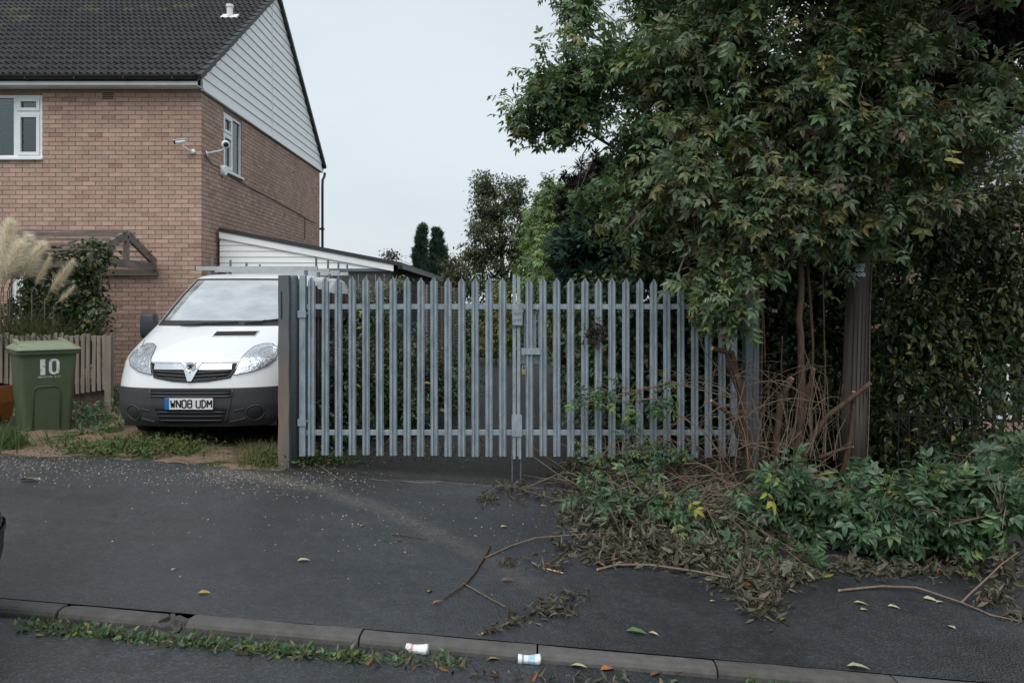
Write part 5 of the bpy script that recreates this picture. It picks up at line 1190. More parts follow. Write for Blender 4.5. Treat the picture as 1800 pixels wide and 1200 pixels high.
# ================================================================ lane-side hedges and weeds
bl = []
for k in range(16):
    Y = 9.2+k*.75; xe = .72+.03*k
    for zc, h_ in ((.35, .5), (1.1, .6), (1.75, .5)):
        bl.append((np.array((xe+.55+rnd.uniform(-.1, .2), Y, zc+rnd.uniform(-.1, .1))), np.array((.6, .5, h_)), 1.0 if k > 3 else 1.6))
for x in (1.6, 2.2, 2.8, 3.4, 4.0):
    for zc in (.3, 1.1, 1.9, 2.5): bl.append((np.array((x, 9.6+rnd.uniform(-.2, .2), zc)), np.array((.55, .4, .55)), 1.5))
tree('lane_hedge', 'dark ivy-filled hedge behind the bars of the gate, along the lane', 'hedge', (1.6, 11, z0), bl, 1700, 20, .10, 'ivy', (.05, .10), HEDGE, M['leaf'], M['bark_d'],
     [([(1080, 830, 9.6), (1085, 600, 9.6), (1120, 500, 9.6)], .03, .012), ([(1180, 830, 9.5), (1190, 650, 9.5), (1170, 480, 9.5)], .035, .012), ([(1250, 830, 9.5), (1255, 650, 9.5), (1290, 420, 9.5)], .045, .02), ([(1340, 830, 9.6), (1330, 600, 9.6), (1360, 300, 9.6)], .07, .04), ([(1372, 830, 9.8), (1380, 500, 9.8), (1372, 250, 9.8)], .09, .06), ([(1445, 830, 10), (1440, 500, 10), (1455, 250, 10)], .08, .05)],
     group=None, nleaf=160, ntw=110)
tree('yellow_shrub', 'yellow-green variegated shrub just behind the gate on the lane', 'shrub', (.6, 13, z0), blobs_px([(985, 520, 13, 22, 30, .4), (970, 570, 13, 16, 40, .35), (1010, 540, 12.6, 22, 40, .35), (962, 610, 13, 12, 30, .3)]), 90, 24, .08, 'simple', (.06, .1), [(3, (.14, .15, .04)), (3, (.20, .19, .05)), (3, (.07, .10, .03))], M['leaf'], M['bark_d'], [([(985, 700, 13), (985, 540, 13)], .02, .008)], ntw=20)
tree('goldenrod', 'tall yellowing weeds at the far end of the lane', 'weed', (-.4, 22, z0), blobs_px([(870, 560, 22, 18, 60, .5), (895, 575, 22, 14, 50, .4), (855, 600, 22, 14, 30, .4), (880, 520, 22.5, 14, 30, .4)]), 90, 26, .12, 'simple', (.08, .14), [(4, (.20, .19, .06)), (3, (.15, .16, .06)), (2, (.08, .10, .04))], M['leaf_matt'], M['twig'], [([(872, 640, 22), (872, 540, 22)], .015, .008), ([(893, 640, 22), (893, 560, 22)], .015, .008)], ntw=0)
tree('lane_end_thicket', 'dark thicket closing the far end of the lane', 'thicket', (0, 26, z0), blobs_px([(840, 560, 27, 40, 60, .6), (900, 550, 27, 50, 60, .6), (950, 560, 26, 40, 70, .6), (800, 580, 26, 30, 50, .6), (880, 610, 26, 60, 25, .6), (820, 620, 26, 40, 20, .5)]), 260, 30, .2, 'simple', (.1, .18), HEDGE, M['leaf_matt'], M['bark_d'], [([(850, 640, 27), (850, 540, 27)], .05, .02)], ntw=40)
tree('bramble', 'tangled dark bramble bush behind the left gate leaf', 'shrub', (-1.6, 10.5, z0), blobs_px([(660, 560, 10.5, 30, 45, .5), (700, 620, 10.6, 45, 50, .5), (760, 660, 11.2, 40, 60, .5), (650, 690, 10, 40, 60, .5), (720, 720, 10.3, 45, 50, .4), (800, 680, 12.5, 30, 60, .5), (825, 620, 15, 16, 60, .5), (610, 650, 9.6, 30, 80, .3), (590, 740, 9.2, 40, 40, .3)]), 420, 20, .09, 'simple', (.05, .095), HEDGE, M['leaf'], M['twig_d'], [([(660, 790, 10), (665, 650, 10), (690, 560, 10)], .012, .005), ([(720, 790, 10.4), (700, 650, 10.4), (660, 520, 10.4)], .010, .004), ([(760, 770, 11), (750, 680, 11), (790, 600, 11)], .010, .004)], nleaf=60, ntw=110, tw_r=.006)
tree('pale_climber', 'pale flowering climber over the dark board fence behind the gate', 'climber', (-1.9, 11.6, z0), blobs_px([(640, 525, 11.6, 18, 22, .3), (660, 550, 11.8, 20, 20, .3), (700, 500, 12.2, 14, 8, .2, .2), (630, 560, 11.4, 20, 20, .3)]), 60, 20, .06, 'simple', (.04, .07), [(3, (.16, .18, .12)), (3, (.07, .10, .05)), (1, (.28, .28, .22))], M['leaf_matt'], M['twig'], [([(640, 640, 11.6), (645, 540, 11.6), (660, 515, 11.6)], .008, .003)], ntw=25, tw_r=.006)

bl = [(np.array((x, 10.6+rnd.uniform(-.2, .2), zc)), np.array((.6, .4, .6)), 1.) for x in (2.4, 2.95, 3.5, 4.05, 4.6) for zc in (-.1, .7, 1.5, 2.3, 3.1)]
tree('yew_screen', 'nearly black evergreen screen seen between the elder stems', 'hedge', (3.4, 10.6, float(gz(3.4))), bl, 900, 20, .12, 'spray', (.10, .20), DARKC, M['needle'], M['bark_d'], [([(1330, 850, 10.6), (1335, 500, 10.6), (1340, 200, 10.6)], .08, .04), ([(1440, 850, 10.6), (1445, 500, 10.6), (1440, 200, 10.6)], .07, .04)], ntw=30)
# ================================================================ trees and hedges in front, right of the gate
A_BL = blobs_px([(1035, 50, 8.9, 40, 60, .4, .5), (985, 172, 8.7, 48, 34, .35, .5), (1075, 150, 8.9, 80, 100, .7), (1015, 235, 8.7, 55, 30, .35, .6), (1160, 60, 9.2, 120, 110, .8), (1140, 230, 8.9, 100, 85, .7), (1045, 290, 8.8, 50, 32, .35), (925, 207, 8.6, 26, 16, .18, .16), (1240, -10, 9.4, 130, 110, .9), (1010, 0, 8.9, 26, 34, .3, .18), (965, 150, 8.8, 26, 10, .25, .12), (1100, 310, 8.9, 60, 45, .4), (1010, 318, 8.9, 34, 26, .3, .3), (1045, 350, 9.2, 36, 30, .3, .3), (1000, 110, 8.8, 28, 24, .3, .15)])
elder_a = tree('overhanging_tree', 'fresh green small-leaved tree arching out over the palisade gate', 'tree', (2.3, 9.0, float(gz(2.3))), A_BL, 900, 15, .085, 'elder', (.09, .22), GREEN, M['leaf'], M['bark'],
     [([(1300, 850, 8.9), (1290, 600, 8.9), (1250, 420, 8.9), (1170, 250, 8.9), (1090, 120, 8.9)], .06, .015), ([(1290, 560, 8.9), (1200, 380, 8.9), (1080, 260, 8.8), (960, 190, 8.7)], .035, .008), ([(1250, 420, 8.9), (1230, 200, 9.1), (1200, 20, 9.2)], .035, .012)],
     nleaf=240, ntw=200, ori=(.45, .95, .4), thr=-.75, shoots=110, twm=M['twig'])
B_BL = blobs_px([(1250, 140, 8.0, 120, 120, .7), (1360, 60, 8.0, 140, 130, .8), (1450, 170, 7.8, 140, 130, .8), (1240, 290, 7.7, 110, 85, .6), (1330, 370, 7.5, 115, 75, .5), (1230, 385, 7.6, 95, 55, .45), (1400, 290, 7.6, 130, 100, .7), (1265, 495, 7.4, 36, 62, .25, 1.0), (1550, 100, 7.9, 100, 125, .8), (1590, 250, 7.7, 110, 85, .6), (1680, 215, 7.6, 70, 65, .4, .7), (1765, 145, 7.5, 40, 50, .25, .35), (1545, 350, 7.8, 85, 75, .5), (1470, 380, 7.9, 90, 60, .5), (1140, 400, 8.2, 60, 60, .4, .6), (1740, 250, 7.6, 45, 40, .3, .35), (1330, 450, 7.6, 70, 25, .3, .4),
  (1350, -140, 7.4, 200, 110, .8), (1600, -160, 7.2, 220, 110, .9), (1500, -330, 6.8, 260, 110, .9), (1800, -120, 7.2, 160, 120, .9), (1750, -400, 6.4, 260, 120, .9)])
elder_b = tree('elder_tree', 'many-stemmed elder tree with yellowing leaves around the telegraph pole', 'tree', (G(1400, 822).x, 7.75, G(1400, 822).z), B_BL, 1850, 13, .10, 'elder', (.11, .28), ELDER, M['leaf'], M['bark'],
     [([(1398, 838, 7.7), (1404, 780, 7.7), (1409, 680, 7.7), (1406, 560, 7.7), (1408, 430, 7.75), (1395, 300, 7.8), (1450, 100, 7.9), (1480, 0, 7.9)], 0.0452, 0.0172),
      ([(1362, 838, 7.65), (1366, 760, 7.65), (1372, 700, 7.65), (1392, 664, 7.62)], 0.0351, 0.0281, True),
      ([(1405, 830, 7.6), (1420, 780, 7.6), (1455, 730, 7.55), (1500, 698, 7.5), (1530, 673, 7.48)], 0.0351, 0.0203, True),
      ([(1480, 838, 7.65), (1492, 790, 7.6), (1500, 740, 7.58), (1501, 688, 7.56)], 0.0265, 0.0203, True),
      ([(1405, 780, 7.7), (1418, 690, 7.7), (1431, 648, 7.68)], 0.0234, 0.0203, True),
      ([(1440, 805, 7.5), (1470, 792, 7.45), (1500, 785, 7.4)], 0.0187, 0.0125, True),
      ([(1318, 850, 7.6), (1312, 760, 7.6), (1304, 690, 7.6), (1285, 620, 7.55), (1252, 612, 7.5)], 0.0429, 0.0234, True),
      ([(1320, 850, 7.7), (1310, 740, 7.7), (1296, 664, 7.65)], 0.0351, 0.0234, True),
      ([(1310, 790, 7.6), (1285, 730, 7.55), (1250, 704, 7.5)], 0.0312, 0.0172, True),
      ([(1304, 700, 7.7), (1280, 640, 7.7), (1272, 560, 7.7), (1225, 440, 7.7), (1260, 250, 7.8)], 0.0265, 0.0109),
      ([(1425, 838, 7.9), (1428, 600, 7.9), (1418, 440, 7.9), (1470, 250, 7.9), (1560, 120, 7.9)], 0.0172, 0.0094),
      ([(1335, 840, 7.8), (1340, 560, 7.8), (1350, 420, 7.8)], 0.0109, 0.0078), ([(1345, 640, 7.6), (1343, 560, 7.6), (1338, 470, 7.6)], 0.0062, 0.0039), ([(1322, 830, 7.6), (1324, 640, 7.6), (1330, 520, 7.6)], 0.0070, 0.0039),
      ([(1448, 838, 7.9), (1450, 640, 7.9), (1446, 480, 7.9)], 0.0094, 0.0062), ([(1380, 700, 7.6), (1373, 650, 7.6), (1375, 590, 7.55)], 0.0078, 0.0039)],
     nleaf=300, ntw=300, ori=(.4, .95, .35), tw_r=.011, thr=-.75, shoots=150, twm=M['twig'], twr=.0045)
hs = stems(elder_b, [([(1185, 520, 7.6), (1192, 480, 7.6), (1203, 452, 7.6)], .011, .008), ([(1530, 190, 7.5), (1570, 215, 7.5), (1620, 240, 7.5), (1680, 225, 7.5), (1760, 170, 7.4)], .016, .008), ([(1680, 225, 7.5), (1730, 200, 7.4), (1790, 140, 7.4)], .010, .005)], M['twig'], 'limb')
for i in range(46):                               # reddish berry stalks left after the fruit
    bc, br, _ = B_BL[rnd.randrange(18)]; dv = unit(np.array([[rnd.uniform(-1, 1), -rnd.uniform(.5, 1), rnd.uniform(-.6, .6)]]))[0]; c = bc+dv*br*1.02; n = 70
    o = cloud('berry_stalk', T['thread'], c+rng.normal(size=(n, 3))*.035, rng.normal(size=(n, 3))+np.array((0, -.4, -.3)), rng.normal(size=(n, 3)), rng.uniform(.05, .11, n), palette(n, [(3, (.10, .035, .035)), (2, (.15, .06, .05)), (1, (.05, .02, .025))]), M['leaf_matt'], elder_b, wloc(elder_b)); del o['kind']
C_BL = blobs_px([(1610, 420, 8.7, 90, 80, .5), (1710, 410, 8.7, 95, 95, .5), (1600, 540, 8.9, 75, 90, .45), (1690, 540, 8.9, 100, 100, .45), (1780, 500, 8.7, 60, 130, .45), (1630, 660, 8.9, 95, 90, .45), (1730, 650, 8.8, 80, 80, .45), (1580, 760, 8.9, 60, 60, .4), (1680, 770, 8.8, 90, 60, .4), (1790, 640, 8.7, 40, 90, .4), (1800, 330, 8.7, 50, 60, .4)])
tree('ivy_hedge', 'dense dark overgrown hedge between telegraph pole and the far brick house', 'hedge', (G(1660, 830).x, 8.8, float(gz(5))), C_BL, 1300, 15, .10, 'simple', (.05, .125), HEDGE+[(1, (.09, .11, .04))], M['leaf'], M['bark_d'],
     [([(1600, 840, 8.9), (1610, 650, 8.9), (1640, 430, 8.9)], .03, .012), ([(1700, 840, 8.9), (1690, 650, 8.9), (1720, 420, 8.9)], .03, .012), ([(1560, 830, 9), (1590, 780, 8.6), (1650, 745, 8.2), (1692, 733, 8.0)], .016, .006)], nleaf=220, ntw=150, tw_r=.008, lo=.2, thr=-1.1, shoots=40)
D_BL = blobs_px([(1405, 815, 7.0, 45, 36, .22), (1435, 860, 6.8, 55, 38, .25), (1500, 865, 6.6, 60, 34, .25), (1555, 885, 6.5, 60, 34, .25), (1620, 885, 6.4, 70, 38, .28), (1700, 880, 6.3, 80, 44, .3), (1770, 870, 6.2, 60, 50, .3), (1790, 800, 6.8, 40, 30, .25, .3), (1640, 925, 6.3, 80, 26, .2), (1560, 925, 6.3, 55, 25, .18, .5), (1385, 880, 6.6, 24, 50, .15, .4), (1470, 900, 6.5, 60, 26, .18, .5)])
tree('fallen_green_branches', 'low mass of fresh green elder foliage on the pavement below the telegraph pole', 'shrub', (G(1580, 940).x, G(1580, 940).y, G(1580, 940).z), D_BL, 240, 8, .075, 'elder', (.16, .27), FRESH, M['leaf'], M['twig'],
     [([(1360, 860, 7.2), (1450, 850, 6.9), (1560, 880, 6.5), (1680, 900, 6.2)], .014, .007), ([(1500, 820, 7.2), (1570, 850, 6.8), (1640, 880, 6.4)], .012, .006), ([(1470, 900, 6.8), (1600, 940, 6.2), (1760, 900, 5.9)], .012, .006)], nleaf=300, ntw=90, tw_r=.005, ori=(.35, .85, .25), thr=-.8, shoots=14)
tree('gate_sprigs', 'leafy green sprigs pushing through the right gate leaf', 'shrub', (G(1150, 850).x, 7.8, G(1150, 850).z), blobs_px([(1030, 705, 7.85, 28, 10, .1, .4), (1075, 690, 7.8, 35, 16, .12, .8), (1120, 720, 7.8, 30, 22, .12, .8), (1165, 690, 7.8, 22, 20, .12, .5), (1135, 770, 7.8, 40, 28, .15, 1), (1060, 790, 7.75, 40, 22, .15, .8), (1180, 780, 7.7, 35, 25, .15, .7), (1110, 800, 7.7, 60, 14, .15, .8), (1240, 770, 7.6, 16, 22, .1, .3), (1050, 820, 7.5, 40, 14, .12, .5)]),
     44, 5, .045, 'elder', (.10, .18), FRESH, M['leaf'], M['twig'], [([(1300, 850, 7.75), (1240, 760, 7.7), (1150, 700, 7.75), (1020, 712, 7.85)], .009, .004), ([(1280, 840, 7.7), (1180, 790, 7.7), (1060, 800, 7.7)], .008, .004), ([(1290, 700, 7.6), (1180, 672, 7.7), (1080, 700, 7.8)], .007, .003)], nleaf=150, ntw=45, tw_r=.004)
# clump of dead leaves caught on the gate
pos = np.array(P(1045, 582, 7.94))+rng.normal(size=(110, 3))*np.array((.055, .018, .065)); d = rng.normal(size=(110, 3)); dlc = empty('dead_leaf_clump', P(1045, 582, 7.94), 'hanging clump of dead brown leaves caught on the gate pales', 'leaf clump'); o = cloud('dead_leaves', T['dead'], pos, d+np.array((0, 0, -1.)), rng.normal(size=(110, 3)), rng.uniform(.04, .09, 110), palette(110, [(1, (.03, .02, .015)), (1, (.06, .04, .03))]), M['dead'], dlc, wloc(dlc))
# ================================================================ climber on the porch, pampas grass
tree('porch_climber', 'dark green climbing plant covering the left side of the timber porch', 'climber', (-6.6, 11.6, float(gz(-6.6))), blobs_px([(150, 460, 11.5, 28, 25, .25), (150, 500, 11.5, 24, 35, .25), (140, 545, 11.4, 45, 35, .3), (165, 565, 11.3, 30, 22, .25), (100, 550, 11.6, 40, 40, .3), (75, 500, 12.2, 28, 50, .3), (50, 560, 11.8, 40, 40, .3), (165, 440, 11.6, 20, 10, .2, .3), (110, 470, 12.2, 25, 30, .3), (115, 500, 12.4, 25, 40, .3)]), 330, 24, .07, 'ivy', (.05, .085), HEDGE+[(1, (.09, .12, .04))], M['leaf'], M['bark_d'], [([(160, 640, 11.5), (158, 540, 11.5), (150, 450, 11.5)], .02, .008)], ntw=30, tw_r=.005)
pg = empty('pampas_grass', (P(70, 640, 11.15).x, 11.15, float(gz(-6.6))), 'pampas grass with tall cream plumes behind the picket fence', 'grass'); b0 = wloc(pg)
n = 2600; root = np.array(b0)+np.stack([np.clip(rng.normal(-.15, .42, n), -1.5, .42), rng.normal(0, .14, n), np.full(n, .25)], 1); an = rng.uniform(0, 2*math.pi, n); lean = rng.uniform(.15, .75, n)
ax = np.stack([np.cos(an)*lean+rng.normal(0, .1, n), np.sin(an)*lean*.5, np.ones(n)], 1); up = np.stack([-np.cos(an), -np.sin(an), np.full(n, .4)], 1)
cloud('blades', T['thread'], root, ax, up, rng.uniform(.8, 1.35, n), palette(n, [(4, (.07, .085, .055)), (3, (.10, .115, .085)), (1, (.16, .14, .09)), (1, (.045, .055, .03))]), M['grass'], pg, b0)['kind'] = 'stuff'
for bx_, by_, tx, ty, wd, Y in ((4, 500, 17, 392, .20, 10.95), (-12, 500, -14, 405, .20, 11.0), (20, 494, 48, 418, .19, 11.05), (28, 490, 74, 430, .17, 11.0), (12, 490, 36, 430, .19, 10.9), (62, 502, 87, 454, .10, 11.0), (88, 514, 127, 460, .12, 10.95), (101, 532, 130, 503, .08, 10.9), (-40, 500, -60, 400, .2, 11), (40, 494, 60, 455, .14, 11.1)):
    a, b_ = P(bx_, by_, Y), P(tx, ty, Y); L = (b_-a).length; n = int(3200*L*wd/.12); s = rng.random(n)**.85; th = rng.uniform(0, 2*math.pi, n); ax_ = np.array((b_-a)/L)
    e1 = np.array((b_-a).cross(Vector((0, 1, 0))).normalized()); e2 = np.cross(ax_, e1); rad = (np.cos(th)[:, None]*e1+np.sin(th)[:, None]*e2)
    pos = np.array(a)+ax_*(s*L)[:, None]; ax = ax_*rng.uniform(.5, 1.0, n)[:, None]+rad*rng.uniform(.25, .8, n)[:, None]+rng.normal(size=(n, 3))*.12+np.array((.10, 0, -.05))
    siz = wd*1.7*(1-.55*s)*rng.uniform(.6, 1.1, n)*np.clip(.35+s*4, 0, 1); c_ = (.88, .83, .70) if bx_ < 60 else (.74, .67, .53)
    o = cloud('plume', T['thread'], pos, ax, rng.normal(size=(n, 3)), siz*1.0, palette(n, [(3, c_), (2, tuple(x*1.15 for x in c_)), (1, tuple(x*.75 for x in c_))], .15), M['plume'], pg, b0); del o['kind']
    mb = MB(); mb.tube([Vector((a.x-.25*(b_.x-a.x)-.05, Y+.1, .9)), a.lerp(b_, -.25), a, a.lerp(b_, .7)], [.008, .007, .006, .003], 6); mb.build('plume_stalk', M['twig'], o)

# ================================================================ low weeds (uncountable)
def weeds(name, label, cat, lst, tpl, sz, pal, m, hgt=.06, ori=(.2, 1.0, -.2), dz=0.):
    ps = []
    for px, py, rx, ry, n in lst:
        for _ in range(n):
            g = G(px+rnd.gauss(0, rx*.5), py+rnd.gauss(0, ry*.5)); k = abs(rnd.gauss(0, 1)); ps.append((g.x, g.y, g.z+dz+rnd.random()*hgt*max(.2, 1-.4*k)))
    pos = np.array(ps); n = len(pos); ax, up = orient(rng.normal(size=(n, 3))*np.array((1, 1, .3)), *ori)
    o = cloud(name, T[tpl], pos, ax, up, rng.uniform(*sz, n), palette(n, pal), m); return tag(o, label, cat)
WEED = [(4, (.07, .105, .035)), (3, (.09, .125, .05)), (2, (.11, .14, .06)), (1, (.13, .12, .05)), (.4, (.18, .13, .06))]
weeds('weed_patch', 'low leafy weeds sprouting from the driveway in front of the van', 'weeds', [(240, 788, 130, 14, 1500), (300, 780, 60, 16, 500), (190, 798, 50, 8, 250), (300, 797, 70, 8, 250)], 'simple', (.03, .065), WEED, M['leaf_matt'], .10)
weeds('weed_clump', 'weeds and grass around the foot of the timber gate post', 'weeds', [(520, 806, 60, 14, 700), (575, 812, 50, 10, 300), (480, 815, 50, 10, 300)], 'simple', (.03, .06), WEED, M['leaf_matt'], .13)
weeds('grass_tuft', 'rough grass beside the timber gate post', 'grass', [(470, 808, 50, 16, 500), (450, 815, 30, 8, 200)], 'blade', (.08, .18), [(3, (.10, .12, .045)), (2, (.14, .13, .06))], M['grass'], .02, (.1, .5, -1.2))
weeds('nettle_patch', 'green weeds on the ground between the bin and the van', 'weeds', [(165, 712, 60, 18, 500), (150, 735, 60, 14, 350), (195, 700, 40, 14, 350), (165, 758, 50, 8, 120)], 'simple', (.04, .08), FRESH, M['leaf'], .16)
weeds('grass_patch', 'grassy weeds at the foot of the green bin', 'grass', [(10, 778, 36, 14, 450), (70, 782, 70, 5, 90), (-40, 785, 60, 16, 350)], 'blade', (.10, .24), [(3, (.06, .10, .035)), (2, (.09, .12, .05))], M['grass'], .03, (.1, .7, -1.0))
kl = []
for k in range(34):
    px = 50+k*18; py = 1066+(px)*.0905+10; kl.append((px, py+8+rnd.uniform(-3, 3), 24, 9, 58 if rnd.random() < .85 else 20))
kl += [(710, 1143, 30, 8, 60), (770, 1148, 24, 8, 70), (800, 1152, 20, 6, 30), (1320, 1192, 14, 6, 40), (1370, 1195, 20, 6, 60), (1096, 1176, 10, 4, 16)]
weeds('kerb_weeds', 'strip of low green weeds growing in the gutter along the kerb', 'weeds', kl, 'simple', (.022, .055), FRESH+[(2, (.09, .10, .04))], M['leaf'], .035, (.3, .9, -.1), -.055)
weeds('kerb_grass', 'fine grass blades among the gutter weeds along the kerb', 'grass', [(px, py+3, rx, ry, max(4, n//4)) for px, py, rx, ry, n in kl], 'blade', (.04, .10), [(3, (.09, .12, .04)), (2, (.14, .13, .06)), (1, (.20, .16, .09))], M['grass'], .015, (.3, .9, -.6), -.045)
weeds('gutter_litter', 'brown fallen leaves gathered in the gutter below the kerb', 'leaf litter', [(600+k*60, 1130+k*5.6+14, 50, 7, 16) for k in range(20)]+[(60+k*60, 1090+k*6, 50, 8, 8) for k in range(9)], 'dead', (.035, .075), DEADP+[(2, (.22, .10, .05)), (1.5, (.30, .22, .08))], M['dead'], .02, (.4, .9, 0.), -.052)
weeds('lane_litter', 'dead leaves and twigs scattered on the lane behind the gate', 'leaf litter', [(700, 790, 160, 30, 500), (800, 740, 120, 40, 300), (960, 720, 40, 60, 260), (930, 680, 40, 20, 120)], 'dead', (.03, .07), DEADP, M['dead'], .015)
weeds('driveway_litter', 'scattered leaf bits on the dirt drive', 'leaf litter', [(200, 750, 160, 30, 120), (400, 800, 80, 20, 100), (100, 800, 120, 10, 80)], 'dead', (.015, .04), DEADP, M['dead'], .005)
# gravel spilled on the pavement
ps = [G(rnd.gauss(px, rx), rnd.gauss(py, ry)) for px, py, rx, ry, n in ((60, 815, 90, 14, 500), (200, 830, 110, 14, 420), (390, 835, 60, 9, 420), (480, 850, 70, 14, 260), (560, 845, 60, 12, 200), (700, 900, 250, 50, 260)) for _ in range(n)]
n = len(ps); V0 = np.array([(-1, -.8, 0), (1, -.7, 0), (.7, .9, 0), (-.8, .8, 0), (.1, 0, .9)]); F0 = [(0, 1, 4), (1, 2, 4), (2, 3, 4), (3, 0, 4)]
o = cloud('gravel', [(V0, F0)], np.array([tuple(p) for p in ps]), rng.normal(size=(n, 3))*np.array((1, 1, 0)), np.tile((0, 0, 1.), (n, 1)), rng.uniform(.003, .008, n), palette(n, [(2, (.32, .25, .19)), (2, (.22, .17, .13)), (1, (.45, .42, .38))]), M['leaf_matt']); tag(o, 'loose pale gravel spilled from the drive onto the pavement', 'gravel')

# ================================================================ far brick house behind the hedge
fh = empty('far_brick_house', (8.6, 15.5, -.5), 'brick house with grey tiled roof glimpsed behind the overgrown hedge', 'house')
fx0, fx1, fy0 = 5.6, 14, 14.5; ze = EYE-(318-HY)/FPX*fy0
mb = MB(); mb.box((fx0, fy0+.015, -.8), (fx1, fy0+.3, ze)); mb.box((fx0, fy0+.3, -.8), (fx0+.3, fy0+7, ze)); fw_ = mb.build('wall', M['mortar'], fh)
rest = MB()
for r in range(int((ze+.8)/CO)):
    x = fx0-(0 if r % 2 else .11); z = -.8+r*CO
    while x < fx1:
        if not (8.5 < x < 9.6 and -.4 < z < .9): rest.cur = tuple(c_*.9 for c_ in brick_tint()); rest.box((max(x, fx0-.005), fy0, z), (x+BW, fy0+.02, z+BH))
        x += .225
o = rest.build('brick_courses', M['brick'], fw_); o['kind'] = 'stuff'
p2 = R(33); rl = 24; M['tile2'] = mk('grey_roof_tile', (.15, .15, .155), .8, .3, 6, .3, 100, spec=.2)
rf = empty('roof', (0, 0, 0)); rf.parent = fh; rf.location = Vector((9.8, fy0, ze))-wloc(fh)
for r in range(16):
    y = fy0-.3+r*.27*math.cos(p2); z = ze-.02+r*.27*math.sin(p2)
    x = fx0-.2-(r % 2)*.15
    while x < fx1:
        pxx = CX+FPX*x/y
        if pxx < 1860: mb = MB(); q0 = Vector((x, y, z)); d_ = Vector((0, math.cos(p2), math.sin(p2))); u_ = Vector((.31, 0, 0)); n_ = Vector((0, -math.sin(p2), math.cos(p2))); j = rnd.uniform(-.004, .004); \
            mb.add([q0+n_*(.03+j), q0+u_+n_*(.03+j), q0+u_+d_*.3+n_*.012, q0+d_*.3+n_*.012, q0, q0+u_], [(0, 1, 2, 3), (4, 5, 1, 0)]); mb.build('tile', M['tile2'], rf)
        x += .315
mb = MB(); mb.prism([(fy0-.25, ze-.06), (fy0+4, ze-.06+4.25*math.tan(p2)), (fy0+8.2, ze-.06)], 'x', fx0-.15, fx1); mb.build('roof_slab', M['trim'], rf)
mb = MB(); mb.box((fx0-.2, fy0-.3, ze-.16), (fx1, fy0-.27, ze-.02)); mb.build('fascia', M['upvc'], fh)
wn = empty('window', (0, 0, 0)); wn.parent = fh; wn.location = Vector((9.05, fy0, -.4))-wloc(fh); mb = MB()
for a, b_, u, v in ((8.5, 8.57, -.4, .9), (9.53, 9.6, -.4, .9), (8.57, 9.53, -.4, -.33), (8.57, 9.53, .83, .9), (9.0, 9.06, -.33, .83)): mb.box((a, fy0-.01, u), (b_, fy0+.05, v))
mb.build('frame', M['upvc'], wn); mb = MB(); mb.box((8.57, fy0+.012, -.33), (9.53, fy0+.014, .83)); mb.build('pane', M['glass'], wn)
# iron railings along the hedge
rl_ = empty('iron_railing', (5.2, 9.1, float(gz(5.2))), 'thin black iron railing half hidden in the dark hedge', 'railing')
for k in range(26):
    x = 4.05+k*.11; mb = MB(); zb_ = float(gz(x)); mb.tube([(x, 8.35, zb_), (x, 8.35, zb_+1.0)], .008, 6); mb.build('bar', M['ink'], rl_)
for z in (.12, .9): mb = MB(); mb.tube([(4.0, 8.35, float(gz(4))+z), (6.9, 8.35, float(gz(6.9))+z)], .012, 6); mb.build('rail', M['ink'], rl_)

# ================================================================ telegraph pole
PY_ = 8.35; b_ = P(1497, 842, PY_); t_ = P(1516, 250, PY_)
tpole = empty('telegraph_pole', b_, 'dark creosoted telegraph pole with small number discs beside the elder', 'pole')
path = [b_+(t_-b_)*k/8*1.75 for k in range(9)]; mb = MB(); mb.tube(path, [.142-.0105*k for k in range(9)], 20); mb.build('shaft', M['pole'], tpole, smooth=True)
for k in range(5):                                    # drying cracks and a pinned earth wire
    x = -.08+k*.04; mb = MB(); q = [b_+(t_-b_)*f+Vector((x*(1-.1*f), -math.sqrt(max(.001, .14**2-x*x))*(1-.12*f)-.001, 0)) for f in (.05+.05*k, .25, .45, .55+.02*k)]; mb.tube(q, [.001, .004, .004, .001], 4); mb.build('crack', M['ink'], tpole)
mb = MB(); mb.tube([b_+(t_-b_)*f+Vector((.10-.0*f, -.115*(1-.15*f), 0))+Vector((.01*math.sin(9*f), 0, 0)) for f in np.linspace(.02, .8, 14)], .006, 5); mb.build('earth_wire', M['twig'], tpole)
M['disc'] = mk('number_disc', (.50, .55, .56), .5, .1, 30, metal=.2); M['tagplate'] = mk('tag_plate', (.20, .34, .40), .5, .2, 60, c2=(.5, .55, .56), c2scale=60, c2lo=.45, c2hi=.6)
def pfront(px, py, k=.0):
    p = P(px, py, PY_-.15); f = (p.z-b_.z)/(t_.z-b_.z); c = b_+(t_-b_)*f; rr = .142-.0105*(f/1.75*8); x = p.x-c.x; return Vector((p.x, c.y-math.sqrt(max(1e-4, rr*rr-min(x*x, rr*rr*.97)))-.004-k, p.z))
def face_rot(px, py):
    p = pfront(px, py); q = pfront(px+1.5, py); return math.atan2(q.y-p.y, q.x-p.x)
c = pfront(1514, 466); a = pfront(1504.5, 466); e_ = pfront(1523.5, 466)
mb = MB(); up_ = Vector((0, 0, .018)); vs_ = [pfront(x_, 466, .002) for x_ in np.linspace(1504.5, 1523.5, 7)]; mb.add([v-up_ for v in vs_]+[v+up_ for v in vs_], [(k, k+1, 8+k, 7+k) for k in range(6)]); mb.build('tag', M['tagplate'], tpole)
